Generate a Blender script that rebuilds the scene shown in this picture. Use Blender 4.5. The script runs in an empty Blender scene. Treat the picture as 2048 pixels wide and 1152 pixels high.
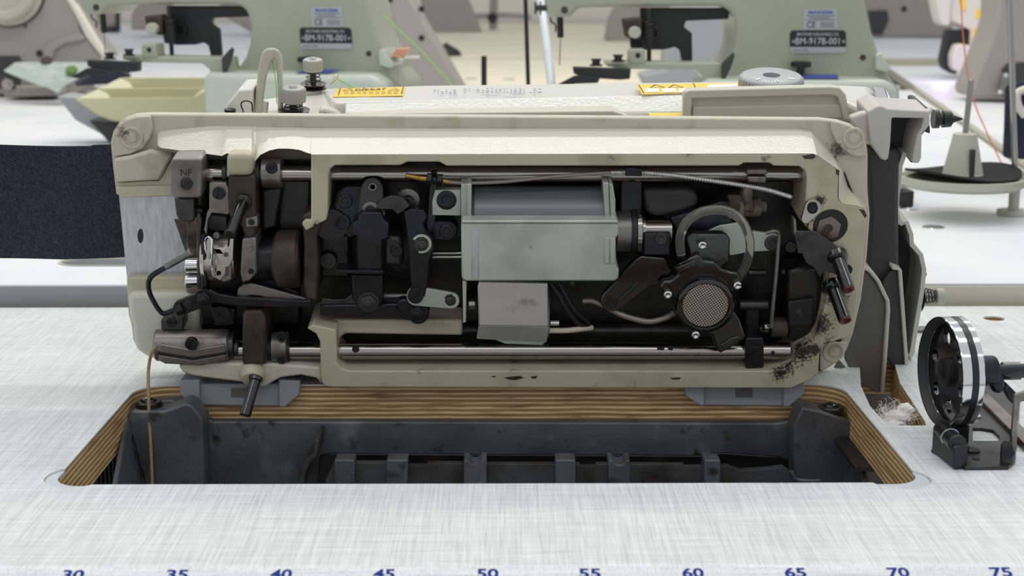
import bpy, bmesh, math, random
from mathutils import Vector, Matrix, noise
random.seed(7)
PI = math.pi
SC = bpy.context.scene
COL = SC.collection
# ------------------------------------------------------------------ camera
FPX, CX, CY = 2958.0, 1024.0, 576.0
PITCH, YAW = math.radians(11.95), math.radians(-0.426)
CAMZ = 283.0                                     # millimetres above the table
cam_d = bpy.data.cameras.new('camera'); cam = bpy.data.objects.new('camera', cam_d); COL.objects.link(cam)
cam_d.sensor_width = 36.0; cam_d.lens = FPX / 2048 * 36.0
cam.location = (0, 0, CAMZ / 1000)
cam.rotation_euler = (PI / 2 - PITCH, 0, YAW)
cam_d.clip_start = .02; cam_d.clip_end = 60
cam_d.dof.use_dof = True; cam_d.dof.focus_distance = 1.0; cam_d.dof.aperture_fstop = 13
SC.camera = cam
# ------------------------------------------------------------------ world, lamps, exposure
w = bpy.data.worlds.new('showroom'); SC.world = w; w.use_nodes = True
w.node_tree.nodes['Background'].inputs[0].default_value = (.93, .96, 1, 1)
w.node_tree.nodes['Background'].inputs[1].default_value = .52
def tube_lamp(name, loc, sx, sy, power, rot=(0, 0, 0), col=(1, .985, .95)):
    l = bpy.data.lights.new(name, 'AREA'); l.shape = 'RECTANGLE'; l.size = sx; l.size_y = sy
    l.energy = power; l.color = col
    o = bpy.data.objects.new(name, l); o.location = loc; o.rotation_euler = rot; COL.objects.link(o)
tube_lamp('ceiling_lamp', (0, .75, 1.9), 3.2, .22, 8)
tube_lamp('ceiling_lamp', (0, 1.75, 1.9), 3.2, .22, 13)
tube_lamp('ceiling_lamp', (0, 3.1, 1.9), 3.2, .22, 26, col=(1, .95, .84))
tube_lamp('ceiling_lamp', (0, -.7, 1.9), 3.2, .22, 8)
SC.view_settings.view_transform = 'Standard'; SC.view_settings.look = 'None'
SC.view_settings.gamma = 1; SC.view_settings.use_curve_mapping = False
SC.view_settings.exposure = .3
# ------------------------------------------------------------------ projection helpers (all in millimetres)
RM = cam.rotation_euler.to_matrix()
CP = Vector((0, 0, CAMZ))
def ray(px, py): return RM @ Vector(((px - CX) / FPX, -(py - CY) / FPX, -1.0))
def G(px, py, z=0):                              # point on the horizontal plane z
    r = ray(px, py); t = (z - CP.z) / r.z; return CP + r * t
class Frame:
    def __init__(s, o, u, v, w): s.o = Vector(o); s.u = Vector(u).normalized(); s.v = Vector(v).normalized(); s.w = Vector(w).normalized()
    def at(s, px, py, d):
        r = ray(px, py); t = (d - (CP - s.o).dot(s.w)) / r.dot(s.w); return CP + r * t
    def sc(s, px, py, d):
        p = s.at(px, py, d); zc = -(RM.transposed() @ (p - CP)).z; return FPX / zc     # px per mm
F0 = Frame((0, 0, 0), (1, 0, 0), (0, 0, 1), (0, 1, 0))
TL = math.radians(9)
YB = 994.0
FB = Frame((0, YB, 0), (1, 0, 0), (0, -math.sin(TL), math.cos(TL)), (0, math.cos(TL), math.sin(TL)))   # the tipped bed
# ------------------------------------------------------------------ materials
def srgb(c):
    c = [x / 255 for x in c]
    return tuple([(x / 12.92 if x <= .04045 else ((x + .055) / 1.055) ** 2.4) for x in c] + [1.0])
MATS = {}
def mat(name, col, rough=.5, metal=0, bump=None, var=None, dirt=None, coat=0, spec=None, trans=0, emis=None, aniso=None):
    m = bpy.data.materials.new(name); m.use_nodes = True; nt = m.node_tree; N = nt.nodes; L = nt.links
    b = N['Principled BSDF']; b.inputs['Roughness'].default_value = rough; b.inputs['Metallic'].default_value = metal
    c = srgb(col); b.inputs['Base Color'].default_value = c
    if coat: b.inputs['Coat Weight'].default_value = coat; b.inputs['Coat Roughness'].default_value = .1
    if spec is not None: b.inputs['Specular IOR Level'].default_value = spec
    if trans: b.inputs['Transmission Weight'].default_value = trans
    tc = N.new('ShaderNodeTexCoord'); cur = None
    def noise_node(scale, detail=3, stretch=None):
        n = N.new('ShaderNodeTexNoise'); n.inputs['Scale'].default_value = scale; n.inputs['Detail'].default_value = detail
        if stretch:
            mp = N.new('ShaderNodeMapping'); mp.inputs['Scale'].default_value = stretch
            L.new(tc.outputs['Object'], mp.inputs['Vector']); L.new(mp.outputs[0], n.inputs['Vector'])
        else: L.new(tc.outputs['Object'], n.inputs['Vector'])
        return n
    def mix(fac, a, bcol):
        x = N.new('ShaderNodeMix'); x.data_type = 'RGBA'; L.new(fac, x.inputs['Factor'])
        if isinstance(a, tuple): x.inputs['A'].default_value = a
        else: L.new(a, x.inputs['A'])
        if isinstance(bcol, tuple): x.inputs['B'].default_value = bcol
        else: L.new(bcol, x.inputs['B'])
        return x.outputs['Result']
    def ramp(src, p0, p1):
        r = N.new('ShaderNodeMapRange'); r.inputs[1].default_value = p0; r.inputs[2].default_value = p1; L.new(src, r.inputs[0]); return r.outputs[0]
    cur = c
    if var:                                        # (colour, scale, lo, hi[, stretch])
        n = noise_node(var[1], 5, var[4] if len(var) > 4 else None)
        cur = mix(ramp(n.outputs['Fac'], var[2], var[3]), cur, srgb(var[0]))
    if dirt:
        for dd in (dirt if isinstance(dirt, list) else [dirt]):
            n = noise_node(dd[1], 8, dd[4] if len(dd) > 4 else None)
            cur = mix(ramp(n.outputs['Fac'], dd[2], dd[3]), cur, srgb(dd[0]))
    if not isinstance(cur, tuple): L.new(cur, b.inputs['Base Color'])
    if bump:                                       # (scale, strength, dist mm[, stretch])
        n = noise_node(bump[0], 2, bump[3] if len(bump) > 3 else None)
        bp = N.new('ShaderNodeBump'); bp.inputs['Strength'].default_value = bump[1]; bp.inputs['Distance'].default_value = bump[2] / 1000
        L.new(n.outputs['Fac'], bp.inputs['Height']); L.new(bp.outputs[0], b.inputs['Normal'])
    if emis: b.inputs['Emission Color'].default_value = c; b.inputs['Emission Strength'].default_value = emis
    MATS[name] = m; return m
mat('cream_paint', (196, 195, 180), .26, bump=(420, .55, .5), dirt=((120, 110, 92), 28, .66, .82))
mat('cream_face', (186, 180, 156), .42, bump=(900, .2, .15), dirt=[((150, 140, 118), 30, .5, .8), ((58, 46, 36), 60, .66, .72)])
mat('cream_smooth', (190, 186, 168), .45, bump=(300, .15, .2), dirt=((140, 128, 108), 40, .55, .8))
mat('arm_paint', (222, 222, 212), .22, bump=(430, .6, .5))
mat('arm_plain', (190, 189, 172), .4, bump=(700, .2, .2))
mat('stained_cast', (112, 100, 84), .6, bump=(500, .4, .4), dirt=[((52, 40, 32), 45, .4, .65), ((30, 24, 22), 90, .55, .7)])
mat('brown_cast', (70, 56, 48), .55, metal=.1, bump=(450, .4, .4), dirt=((34, 26, 24), 60, .4, .7))
mat('oily_shaded_black', (13, 13, 15), .34, bump=(240, .4, .6), dirt=((40, 36, 32), 60, .5, .8))  # oil grime and interior shade in one black
mat('black_steel', (38, 38, 42), .27, metal=.45, bump=(700, .1, .1), dirt=((20, 20, 22), 90, .45, .7))
mat('satin_steel', (192, 189, 184), .26, metal=.9, dirt=((120, 112, 104), 90, .6, .8))
mat('dark_steel', (74, 73, 74), .38, metal=.7, bump=(600, .15, .1), dirt=((42, 40, 40), 60, .45, .75))
mat('grey_steel', (132, 130, 128), .38, metal=.75, bump=(900, .15, .08), dirt=((80, 76, 72), 60, .5, .8))
mat('bright_steel', (160, 158, 154), .17, metal=1, bump=(60, .1, .1, (1, 14, 14)), dirt=((96, 78, 62), 70, .66, .78))
mat('chrome', (225, 225, 226), .1, metal=1)
mat('aluminium', (196, 200, 204), .36, metal=.65, var=((170, 176, 182), 60, .3, .7, (8, 8, .6)), bump=(300, .1, .05, (8, 8, .5)))
mat('tin', (190, 192, 185), .38, metal=.35, bump=(700, .15, .1), dirt=[((162, 168, 161), 30, .4, .7), ((84, 78, 70), 44, .68, .75)])
mat('brushed', (212, 212, 212), .34, metal=.75, bump=(200, .3, .08, (.2, 8, 8)), dirt=((110, 104, 98), 50, .62, .8))
mat('motor_grey', (110, 111, 116), .3, metal=.3)
mat('gloss_black', (13, 13, 15), .14, coat=.6, bump=(160, .3, .4))
mat('soft_black', (24, 24, 26), .5)
mat('rubber', (20, 20, 22), .32)
mat('brass', (170, 134, 70), .3, metal=.9)
mat('rust', (118, 106, 102), .5, metal=.3, bump=(500, .6, .5), dirt=((66, 50, 46), 90, .4, .6))
mat('red_oil', (84, 30, 28), .3, metal=.2)
mat('pipe_grey', (132, 128, 118), .3, metal=.4)
mat('clear_tube', (236, 236, 224), .05, trans=.95)
mat('pan_cast', (92, 94, 98), .46, metal=.35, bump=(220, .5, .5), dirt=[((62, 62, 64), 20, .4, .7), ((116, 118, 120), 34, .6, .75), ((40, 38, 36), 70, .6, .72)])
mat('pan_inner', (70, 71, 73), .42, metal=.3, bump=(220, .5, .5), dirt=((38, 36, 32), 30, .42, .66))
mat('hinge_grey', (142, 144, 152), .5, bump=(400, .2, .2))
mat('cover_grey', (186, 184, 176), .5, bump=(900, .15, .1))
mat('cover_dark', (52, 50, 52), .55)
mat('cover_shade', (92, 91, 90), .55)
mat('knob_grey', (168, 168, 160), .45)
mat('dial_grey', (158, 159, 162), .45)
mat('white_print', (240, 240, 240), .5)
mat('sage', (154, 157, 138), .34, bump=(420, .4, .4), var=((162, 165, 148), 8, .4, .7))
mat('sage_light', (184, 193, 180), .28, bump=(420, .4, .4))
mat('label_black', (18, 20, 22), .35)
mat('label_silver', (166, 172, 178), .4, metal=.3)
mat('label_yellow', (245, 202, 60), .4)
mat('label_white', (240, 238, 230), .4)
mat('ink_blue', (56, 74, 150), .5)
mat('ruler_blue', (12, 40, 128), .7, spec=.2)
mat('ink_black', (22, 22, 22), .5)
mat('ink_silver', (190, 196, 196), .4)
mat('bin_cream', (200, 197, 162), .4)
mat('felt', (22, 22, 26), .95, bump=(1200, .8, .6))
mat('stand_grey', (176, 176, 162), .5)
mat('wool', (235, 232, 228), .95)
mat('cord', (146, 126, 94), .7)
mat('gauze', (172, 182, 178), .8, bump=(600, .6, .5), var=((146, 158, 156), 40, .35, .7))
mat('green_thread', (140, 200, 90), .6)
mat('snap_green', (74, 104, 44), .3, metal=.4)
mat('red_thread', (214, 96, 70), .6)
mat('machine_grey', (150, 144, 138), .5, bump=(100, .1, .3))
mat('machine_light', (216, 210, 198), .4)
mat('table_far', (226, 227, 229), .45, var=((212, 214, 218), 6, .3, .7))
mat('table_warm', (240, 231, 204), .45, var=((226, 218, 196), 5, .3, .7))
mat('edge_grey', (150, 152, 154), .5)
mat('edge_cream', (196, 195, 176), .5)
mat('floor', (150, 146, 140), .5, var=((130, 126, 120), 2, .3, .7))
mat('wall', (226, 222, 212), .8)
mat('corner_insert', (196, 204, 210), .35)
mat('leg_metal', (120, 122, 126), .4, metal=.5)
mat('copper', (206, 150, 120), .4, metal=.3)
mat('purple', (120, 100, 190), .4)
def smudge(mname, spots, col, lo=.8, hi=.9, scale=260):
    m = MATS[mname]; nt = m.node_tree; N = nt.nodes; L = nt.links; b = N['Principled BSDF']; tc = N.new('ShaderNodeTexCoord')
    n = N.new('ShaderNodeTexNoise'); n.inputs['Scale'].default_value = scale; n.inputs['Detail'].default_value = 9; n.inputs['Roughness'].default_value = .7; L.new(tc.outputs['Object'], n.inputs['Vector'])
    cur = None
    for p, r in spots:
        d = N.new('ShaderNodeVectorMath'); d.operation = 'DISTANCE'; L.new(tc.outputs['Object'], d.inputs[0]); d.inputs[1].default_value = p / 1000
        q = N.new('ShaderNodeMapRange'); q.inputs[1].default_value = 0; q.inputs[2].default_value = r / 1000; q.inputs[3].default_value = .58; q.inputs[4].default_value = 0; L.new(d.outputs['Value'], q.inputs[0])
        if cur is None: cur = q.outputs[0]
        else:
            x = N.new('ShaderNodeMath'); x.operation = 'MAXIMUM'; L.new(cur, x.inputs[0]); L.new(q.outputs[0], x.inputs[1]); cur = x.outputs[0]
    a = N.new('ShaderNodeMath'); a.operation = 'ADD'; L.new(cur, a.inputs[0]); L.new(n.outputs['Fac'], a.inputs[1])
    r = N.new('ShaderNodeMapRange'); r.inputs[1].default_value = lo; r.inputs[2].default_value = hi; L.new(a.outputs[0], r.inputs[0])
    x = N.new('ShaderNodeMix'); x.data_type = 'RGBA'; L.new(r.outputs[0], x.inputs['Factor'])
    lk = b.inputs['Base Color'].links; src = lk[0].from_socket; L.new(src, x.inputs['A']); x.inputs['B'].default_value = srgb(col); L.new(x.outputs['Result'], b.inputs['Base Color'])
def special():
    # linen-look laminate
    m = mat('laminate', (222, 224, 224), .4); nt = m.node_tree; N = nt.nodes; L = nt.links; b = N['Principled BSDF']
    tc = N.new('ShaderNodeTexCoord'); outs = []
    for k, (st, sc) in enumerate([((1, .012, 1), 2500), ((.012, 1, 1), 2100), ((1, .02, 1), 900), ((.02, 1, 1), 800)]):
        mp = N.new('ShaderNodeMapping'); mp.inputs['Scale'].default_value = st; mp.inputs['Location'].default_value = (k * 3.1, k * 1.7, 0)
        n = N.new('ShaderNodeTexNoise'); n.inputs['Scale'].default_value = sc; n.inputs['Detail'].default_value = 1.5
        L.new(tc.outputs['Object'], mp.inputs[0]); L.new(mp.outputs[0], n.inputs['Vector'])
        r = N.new('ShaderNodeMapRange'); r.inputs[1].default_value = .42; r.inputs[2].default_value = .62; L.new(n.outputs['Fac'], r.inputs[0]); outs.append(r.outputs[0])
    def add(a, bb, wt):
        x = N.new('ShaderNodeMath'); x.operation = 'MULTIPLY_ADD'; L.new(bb, x.inputs[0]); x.inputs[1].default_value = wt
        if a is None: x.inputs[2].default_value = 0
        else: L.new(a, x.inputs[2])
        return x.outputs[0]
    a = add(None, outs[0], .34); a = add(a, outs[1], .34); a = add(a, outs[2], .17); a = add(a, outs[3], .15)
    x = N.new('ShaderNodeMix'); x.data_type = 'RGBA'; L.new(a, x.inputs['Factor'])
    x.inputs['A'].default_value = srgb((232, 235, 235)); x.inputs['B'].default_value = srgb((172, 176, 177)); L.new(x.outputs['Result'], b.inputs['Base Color'])
    # plywood: plies stacked in z
    m = mat('plywood', (170, 130, 90), .6); nt = m.node_tree; N = nt.nodes; L = nt.links; b = N['Principled BSDF']
    tc = N.new('ShaderNodeTexCoord'); sp = N.new('ShaderNodeSeparateXYZ'); L.new(tc.outputs['Object'], sp.inputs[0])
    n = N.new('ShaderNodeTexNoise'); n.inputs['Scale'].default_value = 22; n.inputs['Detail'].default_value = 4; L.new(tc.outputs['Object'], n.inputs['Vector'])
    ma = N.new('ShaderNodeMath'); ma.operation = 'MULTIPLY_ADD'; L.new(n.outputs['Fac'], ma.inputs[0]); ma.inputs[1].default_value = .0016; L.new(sp.outputs['Z'], ma.inputs[2])
    mu = N.new('ShaderNodeMath'); mu.operation = 'MULTIPLY'; L.new(ma.outputs[0], mu.inputs[0]); mu.inputs[1].default_value = 2 * PI / .0035
    si = N.new('ShaderNodeMath'); si.operation = 'SINE'; L.new(mu.outputs[0], si.inputs[0])
    cr = N.new('ShaderNodeValToRGB'); L.new(si.outputs[0], cr.inputs[0])
    mr = N.new('ShaderNodeMapRange'); mr.inputs[1].default_value = -1; L.new(si.outputs[0], mr.inputs[0]); L.new(mr.outputs[0], cr.inputs[0])
    e = cr.color_ramp.elements; e[0].color = srgb((158, 122, 80)); e[1].color = srgb((224, 196, 146)); e[0].position = .25; e[1].position = .9
    el = cr.color_ramp.elements.new(.55); el.color = srgb((190, 156, 110))
    n2 = N.new('ShaderNodeTexNoise'); n2.inputs['Scale'].default_value = 60; n2.inputs['Detail'].default_value = 6
    mp = N.new('ShaderNodeMapping'); mp.inputs['Scale'].default_value = (.5, .5, 6); L.new(tc.outputs['Object'], mp.inputs[0]); L.new(mp.outputs[0], n2.inputs['Vector'])
    r2 = N.new('ShaderNodeMapRange'); r2.inputs[1].default_value = .5; r2.inputs[2].default_value = .75; L.new(n2.outputs['Fac'], r2.inputs[0])
    x = N.new('ShaderNodeMix'); x.data_type = 'RGBA'; L.new(r2.outputs[0], x.inputs['Factor']); L.new(cr.outputs[0], x.inputs['A']); x.inputs['B'].default_value = srgb((120, 88, 56)); L.new(x.outputs['Result'], b.inputs['Base Color'])
    # denim twill
    m = mat('denim', (20, 23, 40), .9); nt = m.node_tree; N = nt.nodes; L = nt.links; b = N['Principled BSDF']
    tc = N.new('ShaderNodeTexCoord'); mp = N.new('ShaderNodeMapping'); mp.inputs['Rotation'].default_value = (0, math.radians(-35), 0)
    wv = N.new('ShaderNodeTexWave'); wv.bands_direction = 'Z'; wv.inputs['Scale'].default_value = 190; wv.inputs['Distortion'].default_value = 1.2; wv.inputs['Detail'].default_value = 2; wv.inputs['Detail Scale'].default_value = 3
    L.new(tc.outputs['Object'], mp.inputs[0]); L.new(mp.outputs[0], wv.inputs['Vector'])
    n = N.new('ShaderNodeTexNoise'); n.inputs['Scale'].default_value = 500; L.new(tc.outputs['Object'], n.inputs['Vector'])
    r = N.new('ShaderNodeMapRange'); r.inputs[1].default_value = .3; r.inputs[2].default_value = .95; L.new(n.outputs['Fac'], r.inputs[0])
    mm = N.new('ShaderNodeMath'); mm.operation = 'MULTIPLY'; L.new(r.outputs[0], mm.inputs[0]); L.new(wv.outputs['Fac'], mm.inputs[1])
    x = N.new('ShaderNodeMix'); x.data_type = 'RGBA'; L.new(mm.outputs[0], x.inputs['Factor']); x.inputs['A'].default_value = srgb((19, 21, 37)); x.inputs['B'].default_value = srgb((84, 88, 108)); L.new(x.outputs['Result'], b.inputs['Base Color'])
    # woven filter gauze
    m = mat('filter_mesh', (170, 160, 140), .3, metal=.8); nt = m.node_tree; N = nt.nodes; L = nt.links; b = N['Principled BSDF']
    tc = N.new('ShaderNodeTexCoord'); outs = []
    for a in (35, -55):
        mp = N.new('ShaderNodeMapping'); mp.inputs['Rotation'].default_value = (0, math.radians(a), 0)
        wv = N.new('ShaderNodeTexWave'); wv.bands_direction = 'X'; wv.inputs['Scale'].default_value = 200
        L.new(tc.outputs['Object'], mp.inputs[0]); L.new(mp.outputs[0], wv.inputs['Vector']); outs.append(wv.outputs['Fac'])
    mm = N.new('ShaderNodeMath'); mm.operation = 'MAXIMUM'; L.new(outs[0], mm.inputs[0]); L.new(outs[1], mm.inputs[1])
    rr = N.new('ShaderNodeMapRange'); rr.inputs[1].default_value = .45; rr.inputs[2].default_value = .95; L.new(mm.outputs[0], rr.inputs[0])
    x = N.new('ShaderNodeMix'); x.data_type = 'RGBA'; L.new(rr.outputs[0], x.inputs['Factor']); x.inputs['A'].default_value = srgb((50, 46, 38)); x.inputs['B'].default_value = srgb((196, 192, 184)); L.new(x.outputs['Result'], b.inputs['Base Color'])
special()
# ------------------------------------------------------------------ mesh builder
def smooth_path(pts, n=6, closed=False):
    pts = [Vector(p) for p in pts]; out = []; k = len(pts)
    rng = range(k if closed else k - 1)
    for i in rng:
        p1 = pts[i]; p2 = pts[(i + 1) % k]
        p0 = pts[i - 1] if (i > 0 or closed) else p1 * 2 - p2
        p3 = pts[(i + 2) % k] if (i + 2 < k or closed) else p2 * 2 - p1
        for j in range(n):
            t = j / n
            out.append(.5 * ((2 * p1) + (p2 - p0) * t + (2 * p0 - 5 * p1 + 4 * p2 - p3) * t * t + (3 * p1 - p0 - 3 * p2 + p3) * t ** 3))
    if not closed: out.append(pts[-1])
    return out
def basis(d):
    d = Vector(d).normalized(); a = Vector((0, 0, 1)) if abs(d.z) < .9 else Vector((1, 0, 0))
    u = d.cross(a).normalized(); v = d.cross(u).normalized(); return u, v, d
class MB:
    def __init__(s): s.bm = bmesh.new()
    def face(s, vs):
        try: return s.bm.faces.new(vs)
        except ValueError: return None
    def loop(s, pts): return [s.bm.verts.new(Vector(p)) for p in pts]
    def bridge(s, a, b, closed=True):
        n = len(a)
        for i in range(n if closed else n - 1): s.face([a[i], a[(i + 1) % n], b[(i + 1) % n], b[i]])
    def loft(s, loops, caps=True, closed=True):
        L = [s.loop(l) for l in loops]
        for i in range(len(L) - 1): s.bridge(L[i], L[i + 1], closed)
        if caps and closed: s.face(L[0][::-1]); s.face(L[-1])
        return s
    def prism(s, F, px, d0, d1, smooth=0):
        pts = [F.at(x, y, d0) for x, y in px]
        if smooth: pts = smooth_path(pts, smooth, True)
        return s.loft([pts, [p + F.w * (d1 - d0) for p in pts]])
    def prism3(s, pts, vec):
        pts = [Vector(p) for p in pts]; return s.loft([pts, [p + Vector(vec) for p in pts]])
    def plate(s, F, polys, d0, d1):                  # px polygons, first outer, others holes
        return s.plate3([[F.at(x, y, d0) for x, y in pl] for pl in polys], F.u, F.v, F.w, d1 - d0)
    def plate3(s, polys, u, v, w, th):
        if len(polys) == 1: return s.prism3(polys[0], w * th)
        o = polys[0][0]; cu = bpy.data.curves.new('t', 'CURVE'); cu.dimensions = '2D'; cu.fill_mode = 'BOTH'
        for pl in polys:
            sp = cu.splines.new('POLY'); sp.points.add(len(pl) - 1); sp.use_cyclic_u = True
            for i, p in enumerate(pl): q = Vector(p) - o; sp.points[i].co = (q.dot(u), q.dot(v), 0, 1)
        ob = bpy.data.objects.new('t', cu); COL.objects.link(ob)
        dg = bpy.context.evaluated_depsgraph_get(); me = bpy.data.meshes.new_from_object(ob.evaluated_get(dg))
        bm2 = bmesh.new(); bm2.from_mesh(me)
        bmesh.ops.remove_doubles(bm2, verts=bm2.verts, dist=1e-4)
        f0 = list(bm2.faces); ret = bmesh.ops.extrude_face_region(bm2, geom=f0)
        mv = [g for g in ret['geom'] if isinstance(g, bmesh.types.BMVert)]
        for q in mv: q.co.z = th
        mp = {}
        for q in bm2.verts: mp[q] = s.bm.verts.new(o + u * q.co.x + v * q.co.y + w * q.co.z)
        for f in bm2.faces: s.face([mp[q] for q in f.verts])
        bm2.free(); bpy.data.objects.remove(ob); bpy.data.curves.remove(cu); bpy.data.meshes.remove(me)
        return s
    def cyl(s, p0, p1, r, r2=None, n=24, caps=True):
        p0 = Vector(p0); p1 = Vector(p1); u, v, d = basis(p1 - p0); r2 = r if r2 is None else r2
        c = [(math.cos(2 * PI * i / n), math.sin(2 * PI * i / n)) for i in range(n)]
        return s.loft([[p0 + (u * a + v * b) * r for a, b in c], [p1 + (u * a + v * b) * r2 for a, b in c]], caps)
    def cylx(s, F, x0, x1, py, r, d, n=28):           # rod along u between two px columns, r in mm
        return s.cyl(F.at(x0, py, d), F.at(x1, py, d), r, n=n)
    def cylw(s, F, px, py, rpx, d0, d1, n=28, r2=None):
        p = F.at(px, py, d0); r = rpx / F.sc(px, py, d0)
        return s.cyl(p, p + F.w * (d1 - d0), r, (r2 / F.sc(px, py, d0)) if r2 is not None else None, n=n)
    def ring(s, F, px, py, ro, ri, d0, d1, a0=0, a1=360, n=36):
        p = F.at(px, py, d0); k = F.sc(px, py, d0); ro /= k; ri /= k; full = abs(a1 - a0) >= 360
        A = [math.radians(a0 + (a1 - a0) * i / n) for i in range(n if full else n + 1)]
        o = [p + (F.u * math.cos(a) + F.v * math.sin(a)) * ro for a in A]; q = [p + (F.u * math.cos(a) + F.v * math.sin(a)) * ri for a in A]
        th = F.w * (d1 - d0)
        if full:
            l1 = s.loop(o); l2 = s.loop(q); l3 = s.loop([x + th for x in q]); l4 = s.loop([x + th for x in o])
            s.bridge(l1, l2); s.bridge(l2, l3); s.bridge(l3, l4); s.bridge(l4, l1)
        else: s.loft([o + q[::-1], [x + th for x in o + q[::-1]]])
        return s
    def lathe(s, p, d, prof, n=32, caps=True):        # profile (t along d, radius)
        p = Vector(p); u, v, d = basis(d)
        c = [(math.cos(2 * PI * i / n), math.sin(2 * PI * i / n)) for i in range(n)]
        return s.loft([[p + d * t + (u * a + v * b) * max(r, .01) for a, b in c] for t, r in prof], caps)
    def tube(s, pts, r, n=10, smooth=6, closed=False, flat=None):
        P = smooth_path(pts, smooth, closed) if smooth else [Vector(p) for p in pts]
        loops = []; up = None; k = len(P)
        for i, p in enumerate(P):
            a = P[(i + 1) % k] if (closed or i < k - 1) else p; b = P[i - 1] if (closed or i > 0) else p
            t = (a - b).normalized()
            if up is None: up = basis(t)[0]
            up = (up - t * up.dot(t)).normalized(); v = t.cross(up)
            rr = r(i / (k - 1)) if callable(r) else r
            loops.append([p + (up * math.cos(2 * PI * j / n) + v * math.sin(2 * PI * j / n)) * rr for j in range(n)])
        if closed: loops.append(loops[0])
        return s.loft(loops, not closed)
    def box(s, c, size, F=F0, rot=0):
        c = Vector(c); sx, sy, sz = [q / 2 for q in size]; u, w, v = F.u, F.w, F.v
        if rot: R = Matrix.Rotation(rot, 3, w); u = R @ u; v = R @ v
        q = [c + u * a * sx + v * b * sz - w * sy for a, b in ((-1, -1), (1, -1), (1, 1), (-1, 1))]
        return s.prism3(q, w * 2 * sy)
    def helix(s, p0, p1, R, r, turns, n=6, per=14, R2=None):
        p0 = Vector(p0); p1 = Vector(p1); u, v, d = basis(p1 - p0); N = int(turns * per); R2 = R if R2 is None else R2
        return s.tube([p0.lerp(p1, i / N) + (u * math.cos(2 * PI * i / per) + v * math.sin(2 * PI * i / per)) * (R + (R2 - R) * i / N) for i in range(N + 1)], r, n, 0)
    def build(s, name, m, parent=None, bev=0, seg=2, ang=32, flat=False, loc=None):
        bmesh.ops.remove_doubles(s.bm, verts=s.bm.verts, dist=1e-3)
        bmesh.ops.recalc_face_normals(s.bm, faces=s.bm.faces)
        o0 = Vector((0, 0, 0))
        if parent is not None: o0 = Vector(parent['_o'])
        elif loc is not None: o0 = Vector(loc)
        else:
            xs = [v.co for v in s.bm.verts]
            o0 = Vector(((min(p.x for p in xs) + max(p.x for p in xs)) / 2, (min(p.y for p in xs) + max(p.y for p in xs)) / 2, min(p.z for p in xs)))
        for v in s.bm.verts: v.co = (v.co - o0) / 1000
        for e in s.bm.edges:
            if len(e.link_faces) == 2 and e.calc_face_angle(0) > math.radians(ang): e.smooth = False
        for f in s.bm.faces: f.smooth = not flat
        me = bpy.data.meshes.new(name); s.bm.to_mesh(me); s.bm.free(); me.materials.append(MATS[m] if isinstance(m, str) else m)
        o = bpy.data.objects.new(name, me); COL.objects.link(o)
        o['_o'] = tuple(o0)
        if parent is not None: o.parent = parent
        else: o.location = o0 / 1000
        if bev:
            b = o.modifiers.new('bevel', 'BEVEL'); b.width = bev / 1000; b.segments = seg; b.limit_method = 'ANGLE'; b.angle_limit = math.radians(35); b.use_clamp_overlap = True
        return o
def tag(o, label, cat, group=None):
    o['label'] = label; o['category'] = cat
    if group: o['group'] = group
    return o
def thing(name, loc, label, cat, group=None):
    o = bpy.data.objects.new(name, None); COL.objects.link(o); o.empty_display_size = .01
    o.location = Vector(loc) / 1000; o['_o'] = tuple(Vector(loc)); return tag(o, label, cat, group)
def struct(o): o['kind'] = 'structure'; return o
def text(body, p, u, v, h, mname, parent, name='lettering', width=None, bold=0, align='CENTER', th=.15, sx=1.0, rows=None):
    """lettering laid on the plane (u, v) at p, cap height h mm; rows = [(body, du, dv, h)]"""
    rows = rows or [(body, 0, 0, h)]; m = MB(); w_ = Vector(u).cross(Vector(v)).normalized()
    for (bd, du, dv, hh) in rows:
        cu = bpy.data.curves.new('t', 'FONT'); cu.body = bd; cu.align_x = align; cu.align_y = 'CENTER'; cu.offset = bold; cu.resolution_u = 3; cu.extrude = 0
        ob = bpy.data.objects.new('t', cu); COL.objects.link(ob)
        dg = bpy.context.evaluated_depsgraph_get(); me = bpy.data.meshes.new_from_object(ob.evaluated_get(dg))
        k = hh / .7
        if len(me.vertices):
            x0 = min(q.co.x for q in me.vertices); x1 = max(q.co.x for q in me.vertices)
            kx = (width / (x1 - x0)) if width else k * sx
            vs = [m.bm.verts.new(Vector(p) + Vector(u) * (du + q.co.x * kx) + Vector(v) * (dv + q.co.y * k) + w_ * th) for q in me.vertices]
            for f in me.polygons: m.face([vs[i] for i in f.vertices])
        bpy.data.objects.remove(ob); bpy.data.curves.remove(cu); bpy.data.meshes.remove(me)
    o0 = Vector(parent['_o'])
    for q in m.bm.verts: q.co = (q.co - o0) / 1000
    me = bpy.data.meshes.new(name); m.bm.to_mesh(me); m.bm.free(); me.materials.append(MATS[mname])
    o = bpy.data.objects.new(name, me); COL.objects.link(o); o.parent = parent; o['_o'] = tuple(o0); return o
def circ(c, r, u, v, n=32, a0=0, a1=360):
    c = Vector(c); return [c + Vector(u) * math.cos(math.radians(a0 + (a1 - a0) * i / n)) * r + Vector(v) * math.sin(math.radians(a0 + (a1 - a0) * i / n)) * r for i in range(n + (0 if a1 - a0 == 360 else 1))]
# ------------------------------------------------------------------ room
fl = MB().box((0, 3000, -745), (14000, 12000, 10)).build('floor', 'floor'); struct(fl)
wl = MB().box((0, 8300, 500), (14000, 100, 2600)).build('wall_back', 'wall'); struct(wl)
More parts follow.
